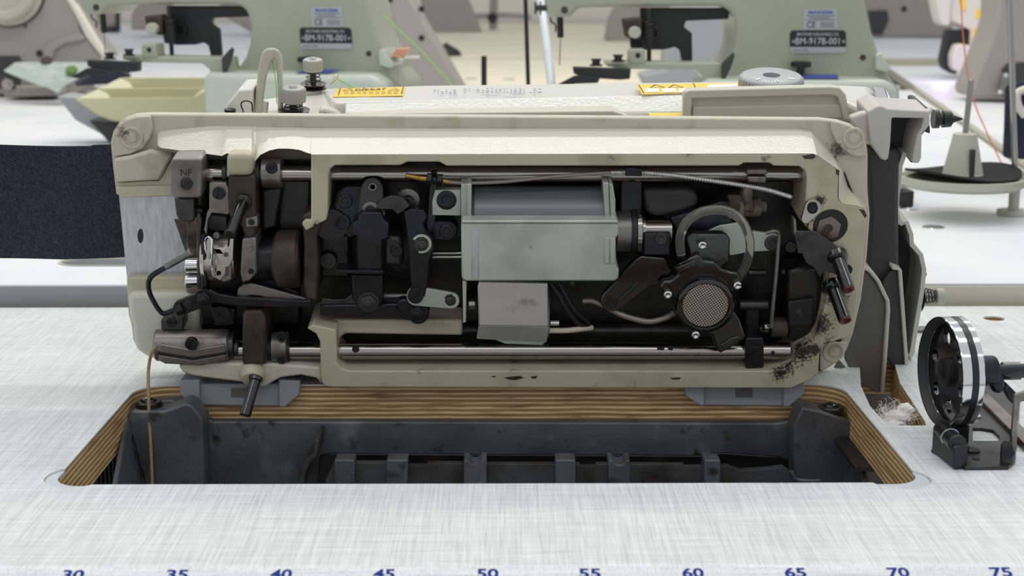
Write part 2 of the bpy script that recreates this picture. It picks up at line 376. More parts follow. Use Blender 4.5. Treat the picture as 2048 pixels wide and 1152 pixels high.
# ------------------------------------------------------------------ the near table with its cut-out
cutL, cutR = G(131, 936).x, G(1826, 943).x
YF, YK = G(1000, 967).y, G(1000, 768).y
def rrect(x0, x1, y0, y1, r, z, n=8, rf=None):
    out = []; rf = r if rf is None else rf
    for cx, cy, a, q in ((x0 + rf, y0 + rf, 180, rf), (x1 - rf, y0 + rf, 270, rf), (x1 - r, y1 - r, 0, r), (x0 + r, y1 - r, 90, r)):
        for i in range(n + 1):
            t = math.radians(a + 90 * i / n); out.append(Vector((cx + q * math.cos(t), cy + q * math.sin(t), z)))
    return out
UX, UY, UZ = Vector((1, 0, 0)), Vector((0, 1, 0)), Vector((0, 0, 1))
TX0, TX1, TY0, TY1 = -620, 640, 682, 1258
cut = lambda z, e=0: rrect(cutL - e, cutR + e, YF - e, YK + e, 24 + e, z, rf=16)
belt = lambda z: [G(1722, 772), G(1740, 812), G(1768, 842), G(1800, 851), G(1852, 851), G(1850, 842), G(1800, 766), G(1786, 715), G(1718, 715)]
def atz(pl, z): return [Vector((p.x, p.y, z)) for p in pl]
hole_c = G(1988, 637)
R0 = 18.0; rl, rr_ = G(153, 954), G(1798, 957)
def lob_ang(c, nm):
    return (math.degrees(math.acos((cutL - c.x) / R0)), 360 + math.degrees(math.asin((YF - c.y) / R0))) if nm == 0 else (180 - math.degrees(math.asin((YF - c.y) / R0)), 360 + math.degrees(math.acos((cutR - c.x) / R0)))
T = thing('sewing_table', (0, 970, -735), 'near white linen-patterned sewing table with plywood-edged cut-out and blue ruler numbers', 'table')
# laminate sheet; lobes of the corner recesses are cut from the sheet
def lobed(z):
    o = cut(z); pts = [p for p in o]
    # replace front corners by round lobes
    body = pts[18:]                                           # right-back then left-back
    L = circ((rl.x, rl.y, z), R0, UX, UY, 30, *lob_ang(rl, 0))     # walks counterclockwise round the left lobe
    R = circ((rr_.x, rr_.y, z), R0, UX, UY, 30, *lob_ang(rr_, 1))
    L = [p for p in L]; R = [p for p in R]
    return body + L + R
m = MB()
outer = [Vector((TX0, TY0, -1.2)), Vector((TX1, TY0, -1.2)), Vector((TX1, TY1, -1.2)), Vector((TX0, TY1, -1.2))]
m.plate3([outer, lobed(-1.2), atz(belt(0), -1.2), circ((hole_c.x, hole_c.y, -1.2), 8.6, UX, UY)], UX, UY, UZ, 1.2)
m.build('table_top', 'laminate', T)
m = MB()                                                      # rolled front edge
prof = [(682, 0), (679, -.5), (671.5, -2.9), (666, -7), (663, -14), (662, -40), (682, -40)]
m.loft([[Vector((x, y, z)) for y, z in prof] for x in (TX0, TX1)]).build('front_edge', 'laminate', T, ang=50)
m = MB()
zc = -28.5
oc = [Vector((TX0, TY0, zc)), Vector((TX1, TY0, zc)), Vector((TX1, TY1, zc)), Vector((TX0, TY1, zc))]
m.plate3([oc, cut(zc), atz(belt(0), zc), circ((hole_c.x, hole_c.y, zc), 8, UX, UY)], UX, UY, UZ, 27.2)
core = m.build('plywood_core', 'plywood', T)
for c, nm in ((rl, 0), (rr_, 1)):
    # crescent: the part of the disc that lies outside the cut-out
    sg = 1 if nm == 0 else -1; a1_, a2_ = lob_ang(c, nm)
    ci = circ((c.x, c.y, -3), R0 - .35, UX, UY, 40, a1_, a2_)
    xe = cutL if nm == 0 else cutR
    cor = [Vector((xe + sg * (16 - 16 * math.sin(math.radians(90 * q / 8))), YF + 16 - 16 * math.cos(math.radians(90 * q / 8)), -3)) for q in range(9)]
    ci += cor if nm == 0 else cor[::-1]
    MB().prism3(ci, (0, 0, 2.2)).build('corner_insert', 'corner_insert', T, bev=.5)
dv = Vector((0, 7.5, 2.4)).normalized()
for k, px in enumerate((147, 355, 563, 769, 975, 1180, 1386, 1592, 1798, 2005)):
    p = G(px, 1140); text(str(30 + 5 * k), (p.x, 674.6, -1.95), UX, dv, 6.6, 'ruler_blue', T, 'ruler_number', width=10.6, bold=.03, th=.12)
for x in (-560, 580):
    for y in (720, 1220): MB().box((x, y, -387.5), (40, 40, 695)).build('leg', 'leg_metal', T, bev=2)
# ------------------------------------------------------------------ oil pan in the cut-out
PAN = thing('oil_pan', (0, 985, -112), 'dark grey cast oil pan sunk in the table cut-out under the tipped machine', 'oil pan')
yb = YK - 14
def f0(px, py, d): return F0.at(px, py, d)
bw = [(252, 826), (262, 806), (340, 800), (368, 803), (384, 812), (396, 826), (408, 838), (425, 843), (900, 844), (1500, 846), (1556, 846), (1580, 842), (1594, 828), (1602, 812), (1615, 808), (1700, 818), (1716, 838), (1745, 985), (290, 985)]
MB().prism(F0, bw, yb, yb + 9).build('back_wall', 'pan_cast', PAN, bev=1.2)
cl = [(252, 829), (262, 822), (330, 822), (372, 806), (384, 812), (396, 826), (406, 838), (410, 985), (292, 985)]
MB().prism(F0, cl, yb - 22, yb).build('corner_block', 'pan_cast', PAN, bev=1.5)
cr = [(1594, 838), (1604, 815), (1640, 822), (1706, 844), (1714, 852), (1722, 985), (1588, 985), (1588, 850)]
MB().prism(F0, cr, yb - 22, yb).build('corner_block', 'pan_cast', PAN, bev=1.5)
# floor, side flanges and bottom
MB().box((0, 900, -110), (cutR - cutL - 30, 180, 4)).build('pan_floor', 'pan_inner', PAN, bev=1)
pz = -110
MB().loft([[f0(250, 832, yb - 20), f0(258, 832, yb - 20), Vector((cutL + 22, YF + 10, -62)), Vector((cutL + 17, YF + 10, -62))],
           [f0(292, 985, yb - 20) + Vector((0, 0, -20)), f0(300, 985, yb - 20) + Vector((0, 0, -20)), Vector((cutL + 34, YF + 10, pz)), Vector((cutL + 30, YF + 10, pz))]]).build('side_wall', 'pan_cast', PAN, bev=.8)
MB().loft([[f0(1712, 850, yb - 20), f0(1719, 850, yb - 20), Vector((cutR - 17, YF + 10, -62)), Vector((cutR - 22, YF + 10, -62))],
           [f0(1690, 985, yb - 20) + Vector((0, 0, -20)), f0(1698, 985, yb - 20) + Vector((0, 0, -20)), Vector((cutR - 30, YF + 10, pz)), Vector((cutR - 34, YF + 10, pz))]]).build('side_wall', 'pan_cast', PAN, bev=.8)
# stepped inner rib and the crenellated inner wall
yi = yb - 40
MB().prism(F0, [(596, 985), (600, 940), (612, 920), (628, 908), (630, 880), (637, 880), (636, 912), (622, 925), (612, 945), (606, 985)], yi + 6, yb).build('rib', 'pan_inner', PAN, bev=.8)
MB().prism(F0, [(634, 985), (640, 912), (664, 908), (1400, 912), (1440, 906), (1560, 914), (1600, 930), (1690, 985)], yb - 3, yb + .2).build('gap_backing', 'oily_shaded_black', PAN, bev=.5)  # thin black sheet on the back wall, behind the inner wall
top = [(648, 985), (652, 958), (662, 938), (668, 926), (815, 926), (815, 932), (852, 932), (856, 927), (972, 928), (972, 929), (1160, 929), (1160, 934), (1192, 934), (1192, 929), (1368, 930), (1368, 935), (1445, 933), (1455, 932), (1480, 942), (1540, 938), (1566, 934), (1590, 950), (1600, 985)]
MB().prism(F0, top, yi, yi + 6).build('inner_wall', 'pan_inner', PAN, bev=.7)
for x0, x1 in ((668, 710), (772, 816), (1110, 1152), (1408, 1442)):
    MB().prism(F0, [(x0, 985), (x0 + 1, 920), (x1 - 1, 920), (x1, 985)], yi - 5, yi + 10).build('lug', 'pan_cast', PAN, bev=.9)
for x0, x1 in ((928, 973), (1217, 1261)):
    lp = [(x0, 985), (x0, 921), (x0 + 10, 921)] + [((x0 + x1) / 2 - 12 * math.cos(PI * i / 8), 921 + 9 * math.sin(PI * i / 8)) for i in range(9)] + [(x1 - 10, 921), (x1, 921), (x1, 985)]
    MB().prism(F0, lp, yi - 7, yi + 10).build('lug', 'pan_cast', PAN, bev=.9)
m = MB(); m.tube([f0(1583, 942, yi - 4), f0(1592, 958, yi - 4), f0(1612, 962, yi - 4), f0(1640, 962, yi - 2)], 1.3); m.build('lip', 'pan_cast', PAN)
m = MB(); p = f0(1310, 985, yi - 14); m.lathe(p, UZ, [(0, 8.5), (6, 9.5), (8.5, 9.2), (9.5, 7.5), (9.5, 4)]); m.build('magnet_cap', 'rubber', PAN)
for (px, py) in ((298, 812), (1661, 822)):                  # rubber corner cushions with domed heads
    p = F0.at(px, py, yb - 10); c = thing('rubber_cushion', p - Vector((0, 0, 3)), 'round black rubber cushion on the %s corner of the oil pan' % ('left' if px < 900 else 'right'), 'cushion', 'oil pan cushions')
    MB().lathe(p - Vector((0, 0, 3)), UZ, [(0, 8.8), (3, 9.2), (6, 9.0), (6.8, 8.2), (6.8, 5.6), (4.5, 5.2)], 36).build('pad', 'rubber', c)
    MB().lathe(p + Vector((0, 0, 1)), UZ, [(0, 5), (2.5, 5), (4.2, 4.2), (5.2, 2.6), (5.5, .1)], 28).build('button', 'gloss_black', c)
hs = thing('ribbed_hose', (cutL + 38, 960, -90), 'black ribbed rubber hose hanging inside the left end of the cut-out', 'hose')
m = MB()
for k in range(10):
    p = F0.at(192 + k * 8.4, 900, YK - 44); m.tube([p, p - UZ * 40], 1.0, 8, 0)
p = F0.at(228, 935, YK - 41); m.box(p, (28, 4, 44)); m.build('ribs', 'rubber', hs)
MB().prism(F0, [(196, 836), (250, 832), (254, 905), (196, 905)], YK - 36, YK - 8).build('support_block', 'plywood', T, bev=.5)
# grey rubber hinges let into the rear plywood
def hinge(xa, xb, lab, notch):
    H = thing('hinge_bracket', F0.at((xa + xb) / 2, 810, YK - 5), lab, 'hinge', 'machine hinges')
    fr = YK - 8
    pl = [(xa, 760), (xa + 42, 757), (xa + 44, 768), (xb - 46, 768), (xb - 42, 757), (xb, 760), (xb - 1, 790), (xb - 32, 813), (xa + 36, 811), (xa + 1, 792)]
    MB().prism(F0, pl, fr + 3, fr + 40).build('block', 'hinge_grey', H, bev=1)
    MB().prism(F0, [(xa, 762), (xa + 40, 759), (xa + 40, 812), (xa + 30, 811), (xa + 1, 791)], fr - 1, fr + 4).build('cheek', 'hinge_grey', H, bev=.8)
    MB().prism(F0, [(xb - 42, 759), (xb, 762), (xb - 1, 789), (xb - 30, 814), (xb - 42, 814)], fr - 1, fr + 4).build('cheek', 'hinge_grey', H, bev=.8)
    MB().prism(F0, [(notch - 16, 776), (notch + 18, 776), (notch + 18, 795), (notch - 16, 795)], fr + 2.7, fr + 3.6).build('slot', 'cover_shade', H)
hinge(359, 600, 'grey rubber hinge block at the left rear of the cut-out beside the black pin', 478)
hinge(1369, 1609, 'grey rubber hinge block at the right rear of the cut-out', 1487)
# brown cord from the machine into the pan
cd = MB().tube([FB.at(312, 694, -1), FB.at(303, 706, -3), FB.at(297, 740, -4), F0.at(297, 790, 978), F0.at(299, 850, 974), F0.at(302, 905, 970), F0.at(305, 985, 966)], 1.15, 8).build('wick_cord', 'cord')
tag(cd, 'thin brown cord hanging from the left end of the machine into the pan', 'cord')
# ------------------------------------------------------------------ the tipped lockstitch machine
B = FB.at; DP = 46
MC = thing('sewing_machine', (0, YB + 60, 0), 'cream sewing machine tipped back on its hinges with its oily underside facing the viewer', 'sewing machine')
def part(m, name, mt, parent=None, **k): return m.build(name, mt, parent or MC, **k)
def screw(px, py, rp, d, mt='dark_steel', parent=None, ang=40, h=1.9, name='screw', slot=.18):
    """slotted cheese-head screw: two half heads on a disc"""
    p = B(px, py, d); k = FB.sc(px, py, d); r = rp / k; m = MB()
    u, v, w = FB.u, FB.v, FB.w
    m.cyl(p - w * (h * .45), p + w * 2, r, n=24)
    a = math.radians(ang); U = u * math.cos(a) + v * math.sin(a); V = -u * math.sin(a) + v * math.cos(a); g = r * slot
    for s in (1, -1):
        t0 = math.asin(g / r); pts = [p + U * math.cos(t) * r * .97 + V * s * math.sin(t) * r * .97 for t in [t0 + (PI - 2 * t0) * i / 14 for i in range(15)]]
        m.loft([[q - w * h for q in pts], [q - w * (h * .44) for q in pts]])
    return m.build(name, mt, parent or MC, bev=min(.25, r * .08))
def hexbolt(px, py, rp, d, mt='black_steel', parent=None, h=2.5, name='bolt', socket=False, rot=12):
    p = B(px, py, d); r = rp / FB.sc(px, py, d); m = MB(); w = FB.w
    if socket:
        m.lathe(p + w * 2, -w, [(0, r), (h + 1.6, r), (h + 2, r * .9), (h + 2, r * .5), (2 + h * .4, r * .45), (2 + h * .4, .05)], 24)
    else:
        m.cyl(p + w * 1.5, p - w * .4, r * 1.25, n=24)
        u, v = FB.u, FB.v; hp = [p + (u * math.cos(math.radians(60 * i + rot)) + v * math.sin(math.radians(60 * i + rot))) * r for i in range(6)]
        m.loft([[q - w * .4 for q in hp], [q - w * h for q in hp], [p + (q - p) * .8 - w * (h + .3) for q in hp]])
        m.lathe(p - w * h, -w, [(0, r * .5), (1.2, r * .5), (1.5, r * .4), (1.5, .05)], 16)
    return m.build(name, mt, parent or MC, bev=.12)
# --- plate (bed top seen from behind)
plate_o = [(222, 300), (221, 284), (226, 264), (236, 248), (250, 238), (270, 231), (300, 229), (700, 232), (1300, 236), (1640, 239), (1676, 243), (1704, 252), (1722, 266), (1733, 286), (1736, 310), (1735, 380), (1740, 430), (1734, 510), (1722, 600), (1706, 668), (1694, 700), (1676, 724), (1655, 738), (1630, 748), (1560, 752), (660, 752), (600, 745), (500, 738), (362, 728), (330, 722), (294, 712), (276, 700), (266, 680), (262, 648), (257, 632), (255, 600), (254, 558), (355, 556), (390, 540), (390, 400), (350, 386), (232, 390), (230, 372), (226, 340)]
casting = part(MB().prism(FB, plate_o, DP, DP + 8), 'bed_plate', 'cream_smooth', bev=1.2, seg=3)
# --- flat back of the bed where the mechanism sits (one black for oil grime and the deep shade over cream)
part(MB().prism(FB, [(395, 320), (1640, 318), (1690, 345), (1722, 425), (1700, 655), (1640, 742), (650, 742), (520, 735), (395, 725)], DP - 2, DP), 'cavity_floor', 'oily_shaded_black')
OM = Vector((0, YB + 60, 0))
smudge('cream_face', [(B(1600, 700, 0) - OM, 26), (B(1636, 650, 0) - OM, 22), (B(1604, 440, 0) - OM, 17), (B(1655, 520, 0) - OM, 24), (B(1672, 590, 0) - OM, 20), (B(1640, 400, 0) - OM, 9), (B(1572, 730, 0) - OM, 18), (B(1560, 745, 0) - OM, 14), (B(635, 455, 0) - OM, 9), (B(470, 360, 0) - OM, 8), (B(895, 402, 8) - OM, 11)], (40, 34, 30), .78, .96, 520)
smudge('cream_smooth', [(B(1674, 300, DP) - OM, 16), (B(250, 262, DP) - OM, 14), (B(352, 320, DP) - OM, 12), (B(300, 372, DP) - OM, 8)], (84, 76, 66), .78, 1.0, 400)
part(MB().prism(FB, [(348, 438), (402, 438), (402, 560), (376, 558), (370, 500)], DP, DP + 3), 'bed_liner', 'stained_cast')
# --- front rim
hole = [(657, 470), (657, 352), (660, 338), (670, 331), (800, 331), (815, 324), (878, 324), (893, 332), (1478, 332), (1488, 326), (1538, 326), (1548, 332), (1598, 333), (1609, 340), (1613, 354), (1611, 425), (1604, 448), (1630, 470), (1655, 500), (1660, 560), (1650, 610), (1640, 650), (1628, 682), (1600, 694), (1590, 708), (1584, 728), (1568, 738), (1540, 742), (700, 742), (684, 738), (674, 726), (671, 660), (640, 654)]
rim_o = [(622, 309), (1624, 307), (1634, 310), (1678, 341), (1677, 370), (1676, 397), (1684, 407), (1712, 411), (1727, 416), (1734, 428), (1731, 470), (1727, 502), (1718, 571), (1709, 656), (1703, 668), (1695, 675), (1668, 683), (1648, 687), (1639, 700), (1637, 746), (1620, 761), (1582, 777), (672, 775), (654, 774), (645, 768), (641, 755), (640, 684), (612, 655), (640, 654)]
# closed C: outer then inner, joined on the left where the hook bay opens
rim_o2 = [(622, 440), (622, 309)] + rim_o[1:-2] + [(632, 668), (614, 657), (625, 650), (640, 653)]
hol2 = [(672, 660), (674, 726), (684, 738), (700, 742), (1540, 742), (1568, 738), (1584, 728), (1590, 708), (1600, 694), (1628, 682), (1640, 650), (1650, 610), (1660, 560), (1655, 500), (1630, 470), (1604, 448), (1611, 425), (1613, 354), (1609, 340), (1598, 333), (1548, 332), (1538, 326), (1488, 326), (1478, 332), (893, 332), (878, 324), (815, 324), (800, 331), (670, 331), (660, 338), (657, 352), (656, 420), (653, 440), (630, 452), (612, 462), (603, 448), (610, 440)]
part(MB().plate(FB, [rim_o2 + hol2], 0, DP - 1), 'casting_rim', 'cream_face', bev=.9, seg=2)
# --- sloping outside of the casting, from the rim back to the plate
skirt_f = [(622, 309), (1000, 308), (1624, 307), (1634, 310), (1678, 341), (1677, 397), (1684, 407), (1712, 411), (1727, 416), (1733, 426)]
skirt_b = [(622, 256), (1000, 257), (1598, 258), (1622, 262), (1662, 305), (1688, 345), (1696, 372), (1712, 392), (1722, 400), (1734, 412)]
m = MB(); m.loft([[B(x, y, 0) for x, y in skirt_f], [B(x, y, DP) for x, y in skirt_b]], closed=False); m.loft([[B(x, y, DP) for x, y in skirt_b], [B(x, y, DP) - FB.v * (14 if i < 3 else 3) - (FB.u * (0 if i < 3 else 8)) for i, (x, y) in enumerate(skirt_b)]], closed=False)
part(m, 'sloped_wall', 'cream_paint', ang=25)
nose = [(313, 290, 268, 30), (322, 297, 262, 24), (360, 302, 258, 18), (421, 310, 252, 13), (444, 313, 252, 9), (453, 308, 252, 5), (503, 308, 253, 4), (509, 324, 253, 7), (520, 311, 254, 8), (538, 302, 254, 8), (556, 298, 255, 8), (578, 298, 255, 7), (600, 301, 255, 5), (612, 306, 256, 3), (623, 309, 256, 0)]
m = MB()
a = [B(x, y, d) for x, y, t, d in nose]; b = [B(x, t, DP) for x, y, t, d in nose]; c = [p + FB.w * (DP - d[3]) for p, d in zip(a, nose)]
A_, B_, C_ = m.loop(a), m.loop(b), m.loop(c)
m.bridge(A_, B_, False); m.bridge(A_, C_, False); m.face([A_[0], B_[0], C_[0]]); m.face([A_[-1], B_[-1], C_[-1]])
part(m, 'upper_web', 'cream_paint', bev=2.4, seg=3, ang=60)
# --- rounded ears with cast discs, corner pads
def ear(px, py, poly, ri):
    e = part(MB().prism(FB, poly, DP - 4, DP), 'corner_pad', 'cream_smooth', bev=1)
    part(MB().ring(FB, px, py, ri + 6, ri, DP - 5, DP - 3.4), 'cast_ring', 'cream_smooth', e, bev=.4)
    part(MB().cylw(FB, px, py, ri * .62, DP - 5, DP - 3), 'cast_disc', 'cream_smooth', e, bev=.6)
def arcpts(cx, cy, rx, ry, a0, a1, n=12): return [(cx + rx * math.cos(math.radians(a0 + (a1 - a0) * i / n)), cy - ry * math.sin(math.radians(a0 + (a1 - a0) * i / n))) for i in range(n + 1)]
ear(263, 276, [(300, 232), (270, 234), (252, 240), (238, 250), (229, 265), (224, 285), (224, 314), (260, 309), (285, 297), (300, 278), (305, 256)], 17)
ear(1708, 277, [(1662, 242), (1680, 245), (1704, 254), (1721, 268), (1731, 288), (1733, 312), (1712, 314), (1690, 303), (1672, 284), (1663, 262)], 16)
ear(1668, 704, [(1694, 684), (1690, 706), (1676, 722), (1655, 736), (1640, 742), (1640, 690)], 16)
# --- left end: sloped cheek, joint strip, slide plate, rear block
part(MB().prism(FB, [(226, 318), (262, 312), (300, 300), (345, 312), (318, 362), (298, 362), (230, 366)], DP - 7, DP), 'left_cheek', 'cream_smooth', bev=2)
part(MB().prism(FB, [(231, 374), (344, 371), (346, 393), (240, 396), (234, 388)], DP - 5, DP + 6), 'joint_strip', 'cream_face', bev=1)
part(MB().prism(FB, [(295, 362), (318, 362), (345, 316), (345, 372), (231, 374), (231, 366)], DP - 3, DP), 'cheek_web', 'cream_face', bev=.6)
m = MB(); m.plate(FB, [[(238, 392), (352, 390), (370, 420), (382, 556), (254, 556)]], DP, DP + 2.5)
part(m, 'slide_plate', 'aluminium')
part(MB().prism(FB, [(281 + 6 * math.cos(2 * PI * i / 20), 472 + 14.5 * math.sin(2 * PI * i / 20)) for i in range(20)], DP - .1, DP + 2), 'slide_plate_hole', 'soft_black')
part(MB().prism(FB, [(253, 556), (380, 554), (384, 586), (254, 584)], DP - 7, DP + 3), 'rear_strip', 'cream_face', bev=1)
part(MB().prism(FB, [(255, 587), (400, 585), (400, 732), (356, 730), (322, 726), (296, 716), (276, 702), (266, 682), (264, 650), (257, 634)], DP - 14, DP), 'rear_block', 'cream_paint', bev=4, seg=3)
# lower web running under the shaft to the hinge
lw = [(356, 732), (366, 746), (385, 752), (410, 756), (484, 765), (506, 774), (530, 775), (545, 765), (562, 756), (602, 751), (633, 757), (643, 770), (643, 735), (560, 728), (400, 726)]
part(MB().prism(FB, lw, 4, DP), 'lower_web', 'cream_paint', bev=2.5, seg=3)
part(MB().prism(FB, [(366, 738), (640, 736), (640, 752), (600, 748), (500, 760), (410, 754)], 14, DP), 'web_flange', 'cream_face', bev=1.5)
# --- plain inside walls of the bay
part(MB().prism(FB, [(394, 318), (402, 318), (402, 600), (394, 600)], 20, DP), 'bay_wall', 'stained_cast', bev=.6)
part(MB().prism(FB, [(555, 352), (622, 352), (622, 460), (596, 470), (555, 460)], 26, DP), 'bay_block', 'oily_shaded_black', bev=2)
part(MB().prism(FB, [(604, 432), (620, 424), (640, 440), (642, 452), (634, 475), (637, 520), (634, 600), (612, 606), (606, 560), (608, 490)], 3, DP - 4), 'curved_wall', 'brown_cast', bev=1.5)
part(MB().prism(FB, [(400, 590), (600, 600), (600, 650), (400, 650)], 32, DP), 'bay_floor', 'oily_shaded_black', bev=2)
part(MB().prism(FB, [(640, 640), (925, 640), (925, 672), (690, 668), (672, 684), (662, 680)], 16, 42), 'cast_ledge', 'cream_face', bev=2)
part(MB().prism(FB, [(860, 380), (930, 380), (930, 432), (862, 432)], 14, 44), 'cast_boss', 'cream_face', bev=1.5)
part(MB().cylw(FB, 662, 450, 33, 8, 9.5), 'round_recess', 'oily_shaded_black')
# --- shafts
part(MB().cylx(FB, 396, 1604, 348, 5.3, 17).cylx(FB, 396, 460, 348, 5.35, 17), 'upper_shaft', 'bright_steel')
part(MB().cylx(FB, 455, 1578, 702, 6.0, 13), 'lower_shaft', 'bright_steel')
part(MB().cylw(FB, 711, 699, 7, 6.2, 8), 'shaft_hole', 'soft_black')
for x, y, r in ((1325, 697, 4), (1318, 697, 3), (1342, 696, 5), (1411, 694, 2.5), (1546, 706, 4)): part(MB().cylw(FB, x, y, r, 6.7, 8, n=10), 'oil_spot', 'soft_black')
part(MB().cylx(FB, 865, 925, 506, 1.3, 26).cylx(FB, 865, 925, 514, 1.3, 26), 'feed_rod', 'bright_steel')
part(MB().cylx(FB, 640, 1600, 660, 4.5, 38), 'inner_shaft', 'dark_steel')
# --- upper left: rocker block marked NF
nf = part(MB().prism(FB, [(342, 318), (400, 317), (404, 324), (404, 392), (398, 397), (346, 396), (342, 390)], -2, 22), 'rocker_block', 'grey_steel', bev=1.2)
p = B(372, 346, -2.1); text('NF', p, FB.u, FB.v, 4.6, 'black_steel', nf, 'stamped_letters', width=7, th=.05)
screw(373, 367, 12.5, -2, 'dark_steel', nf, 35)
part(MB().prism(FB, [(348, 396), (388, 396), (390, 440), (384, 445), (358, 443), (352, 430)], 6, 20), 'rocker_arm', 'dark_steel', bev=2.5)
part(MB().cylx(FB, 384, 406, 421, 3.4, 14), 'rocker_pin', 'black_steel')
part(MB().prism(FB, [(392, 428), (400, 426), (404, 440), (402, 500), (395, 520)], 8, 12), 'feed_bar', 'dark_steel', bev=.8)
# collars and bosses on the upper shaft
ub = part(MB().prism(FB, [(456, 350), (510, 350), (512, 470), (504, 478), (492, 478), (478, 440), (458, 436), (455, 400)], 2, 30), 'bearing_boss', 'brown_cast', bev=2)
part(MB().prism(FB, [(453, 309), (502, 309), (505, 322), (504, 352), (456, 353), (452, 340)], -1, 28), 'boss_pad', 'cream_face', ub, bev=3, seg=3)
part(MB().cylx(FB, 447, 456, 346, 7.5, 17).cylx(FB, 505, 522, 346, 8.5, 17), 'bushing', 'dark_steel', bev=.5)
cl_ = part(MB().cylx(FB, 525, 565, 345, 10.2, 17, 48), 'shaft_collar', 'grey_steel', bev=.6); screw(543, 336, 12, 7.2, 'black_steel', cl_, 25, h=1)
pn = part(MB().cyl(B(487, 404, 2), B(461, 468, -24), 3.9).cyl(B(488, 401, 4), B(486, 406, 0), 5.6, n=32), 'stop_pin', 'gloss_black', bev=.5)
part(MB().cyl(B(461, 466, -23.2), B(459.5, 470, -25), 4.1, 3.6), 'pin_tip', 'dark_steel', pn, bev=.4)
# bracket with screw, small lug
br = part(MB().plate(FB, [[(418, 366), (452, 366), (458, 378), (460, 424), (456, 430), (424, 426), (416, 440), (413, 474), (408, 460), (414, 424), (418, 418)]], 4, 9), 'feed_bracket', 'grey_steel', bev=.6); screw(438, 386, 13, 4, 'black_steel', br, 80)
part(MB().prism(FB, [(422, 428), (454, 432), (454, 462), (418, 462), (418, 440)], 12, 26), 'looper_block', 'dark_steel', bev=1.2)
lg = part(MB().prism(FB, [(491, 436), (514, 433), (516, 453), (492, 455)], 0, 8), 'square_lug', 'grey_steel', bev=.5); part(MB().cylw(FB, 503, 444.5, 6.5, -.1, 1), 'lug_hole', 'soft_black', lg)
# --- rotating hook with bobbin case
hk = part(MB().lathe(B(405, 515, 18), FB.u, [(0, 10), (1, 16), (3.5, 18), (4, 18), (4.1, 16.5), (14, 16.5), (14.1, 17.6), (20, 17.6), (21, 15), (23.5, 14), (23.5, 6)], 48), 'rotary_hook', 'satin_steel')
part(MB().plate(FB, [[(411, 478), (424, 474), (426, 488), (432, 496), (450, 498), (458, 492), (460, 476), (467, 478), (466, 520), (460, 532), (452, 534), (452, 548), (440, 562), (424, 552), (418, 520), (410, 504)], [(421, 506), (421, 524), (426, 542), (432, 548), (433, 530), (436, 516), (428, 500)]], -1.5, 0), 'bobbin_case', 'satin_steel', hk, bev=.5)
part(MB().tube([B(412, 500, -1), B(411, 482, -2), B(417, 474, -3), B(424, 480, -3), B(424, 500, -3), B(423, 530, -3), B(431, 548, -2)], .9), 'case_latch', 'chrome', hk)
screw(433, 471, 6.5, 2, 'grey_steel', hk, 80, h=1); screw(452, 509, 5, -1.6, 'grey_steel', hk, 80, h=.7)
part(MB().prism(FB, [(438, 528), (463, 524), (464, 560), (446, 566), (436, 556)], 2, 12), 'hook_base', 'grey_steel', hk, bev=1)
fg = part(MB().prism(FB, [(484, 478), (512, 475), (514, 546), (500, 562), (484, 566), (480, 545)], -1, 24), 'hook_holder', 'grey_steel', bev=1.2); screw(498, 495, 8.5, -1, 'grey_steel', fg, 20, h=.9)
part(MB().cylw(FB, 502, 543, 6, -1.5, 2), 'holder_hole', 'black_steel', fg)
part(MB().lathe(B(512, 518, 18), FB.u, [(0, 12), (.5, 15), (13, 15), (13.5, 17), (15, 17), (15.2, 19.5), (17, 20), (29, 20), (31, 18), (31.5, 12)], 44), 'hook_shaft_bushing', 'brown_cast')
part(MB().lathe(B(511, 518, 18), FB.u, [(0, 10), (.2, 15.3), (12.8, 15.3), (12.9, 10)], 44), 'hook_gear_cover', 'black_steel')
part(MB().prism(FB, [(520, 375), (566, 372), (560, 420), (556, 458), (520, 466)], 18, 36), 'feed_rock_arm', 'oily_shaded_black', bev=3)
part(MB().cylx(FB, 372, 398, 530, 5.5, 26).cylx(FB, 372, 398, 562, 5.2, 26), 'needle_guard_rollers', 'chrome', bev=.5)
part(MB().prism(FB, [(370, 515), (398, 515), (398, 586), (372, 586)], 28, 40), 'guide_block', 'grey_steel', bev=1)
part(MB().prism(FB, [(402, 470), (411, 468), (414, 560), (412, 600), (402, 600)], 2, 16), 'vertical_slider', 'black_steel', bev=.8)
# --- levers under the hook
lv = part(MB().prism(FB, [(346, 612), (352, 604), (392, 588), (420, 580), (436, 588), (470, 594), (604, 602), (622, 600), (624, 614), (560, 616), (470, 612), (430, 606), (400, 618), (362, 632), (350, 630)], -1, 3), 'knife_lever', 'black_steel', bev=.8)
hexbolt(408, 596, 15, -1, 'black_steel', lv, h=2.5); screw(377, 609, 9, -1, 'dark_steel', lv, 20, h=1.2)
part(MB().plate(FB, [[(474, 590), (476, 578), (486, 570), (502, 567), (524, 573), (600, 594), (618, 600), (548, 601), (522, 592), (500, 590), (490, 594)]], 3, 5.5), 'opener_lever', 'grey_steel', bev=.4)
screw(444, 628, 18, 4, 'black_steel', None, 140); screw(494, 581, 14, 5, 'black_steel', None, 70)
part(MB().prism(FB, [(420, 612), (470, 618), (468, 650), (430, 652)], 6, 16), 'lever_seat', 'black_steel', bev=1)
part(MB().prism(FB, [(488, 555), (530, 548), (552, 566), (600, 585), (598, 592), (520, 575), (500, 568), (484, 572)], 10, 22), 'hook_saddle', 'black_steel', bev=1.5)
wr = part(MB().tube([B(372, 512, -16), B(345, 528, -14), B(322, 540, -12), B(304, 552, -10), B(297, 565, -9), B(299, 585, -8), B(309, 606, -7), B(318, 620, -6), B(328, 627, -5), B(348, 620, -2)], 1.75, 10), 'bent_oil_pipe', 'black_steel')
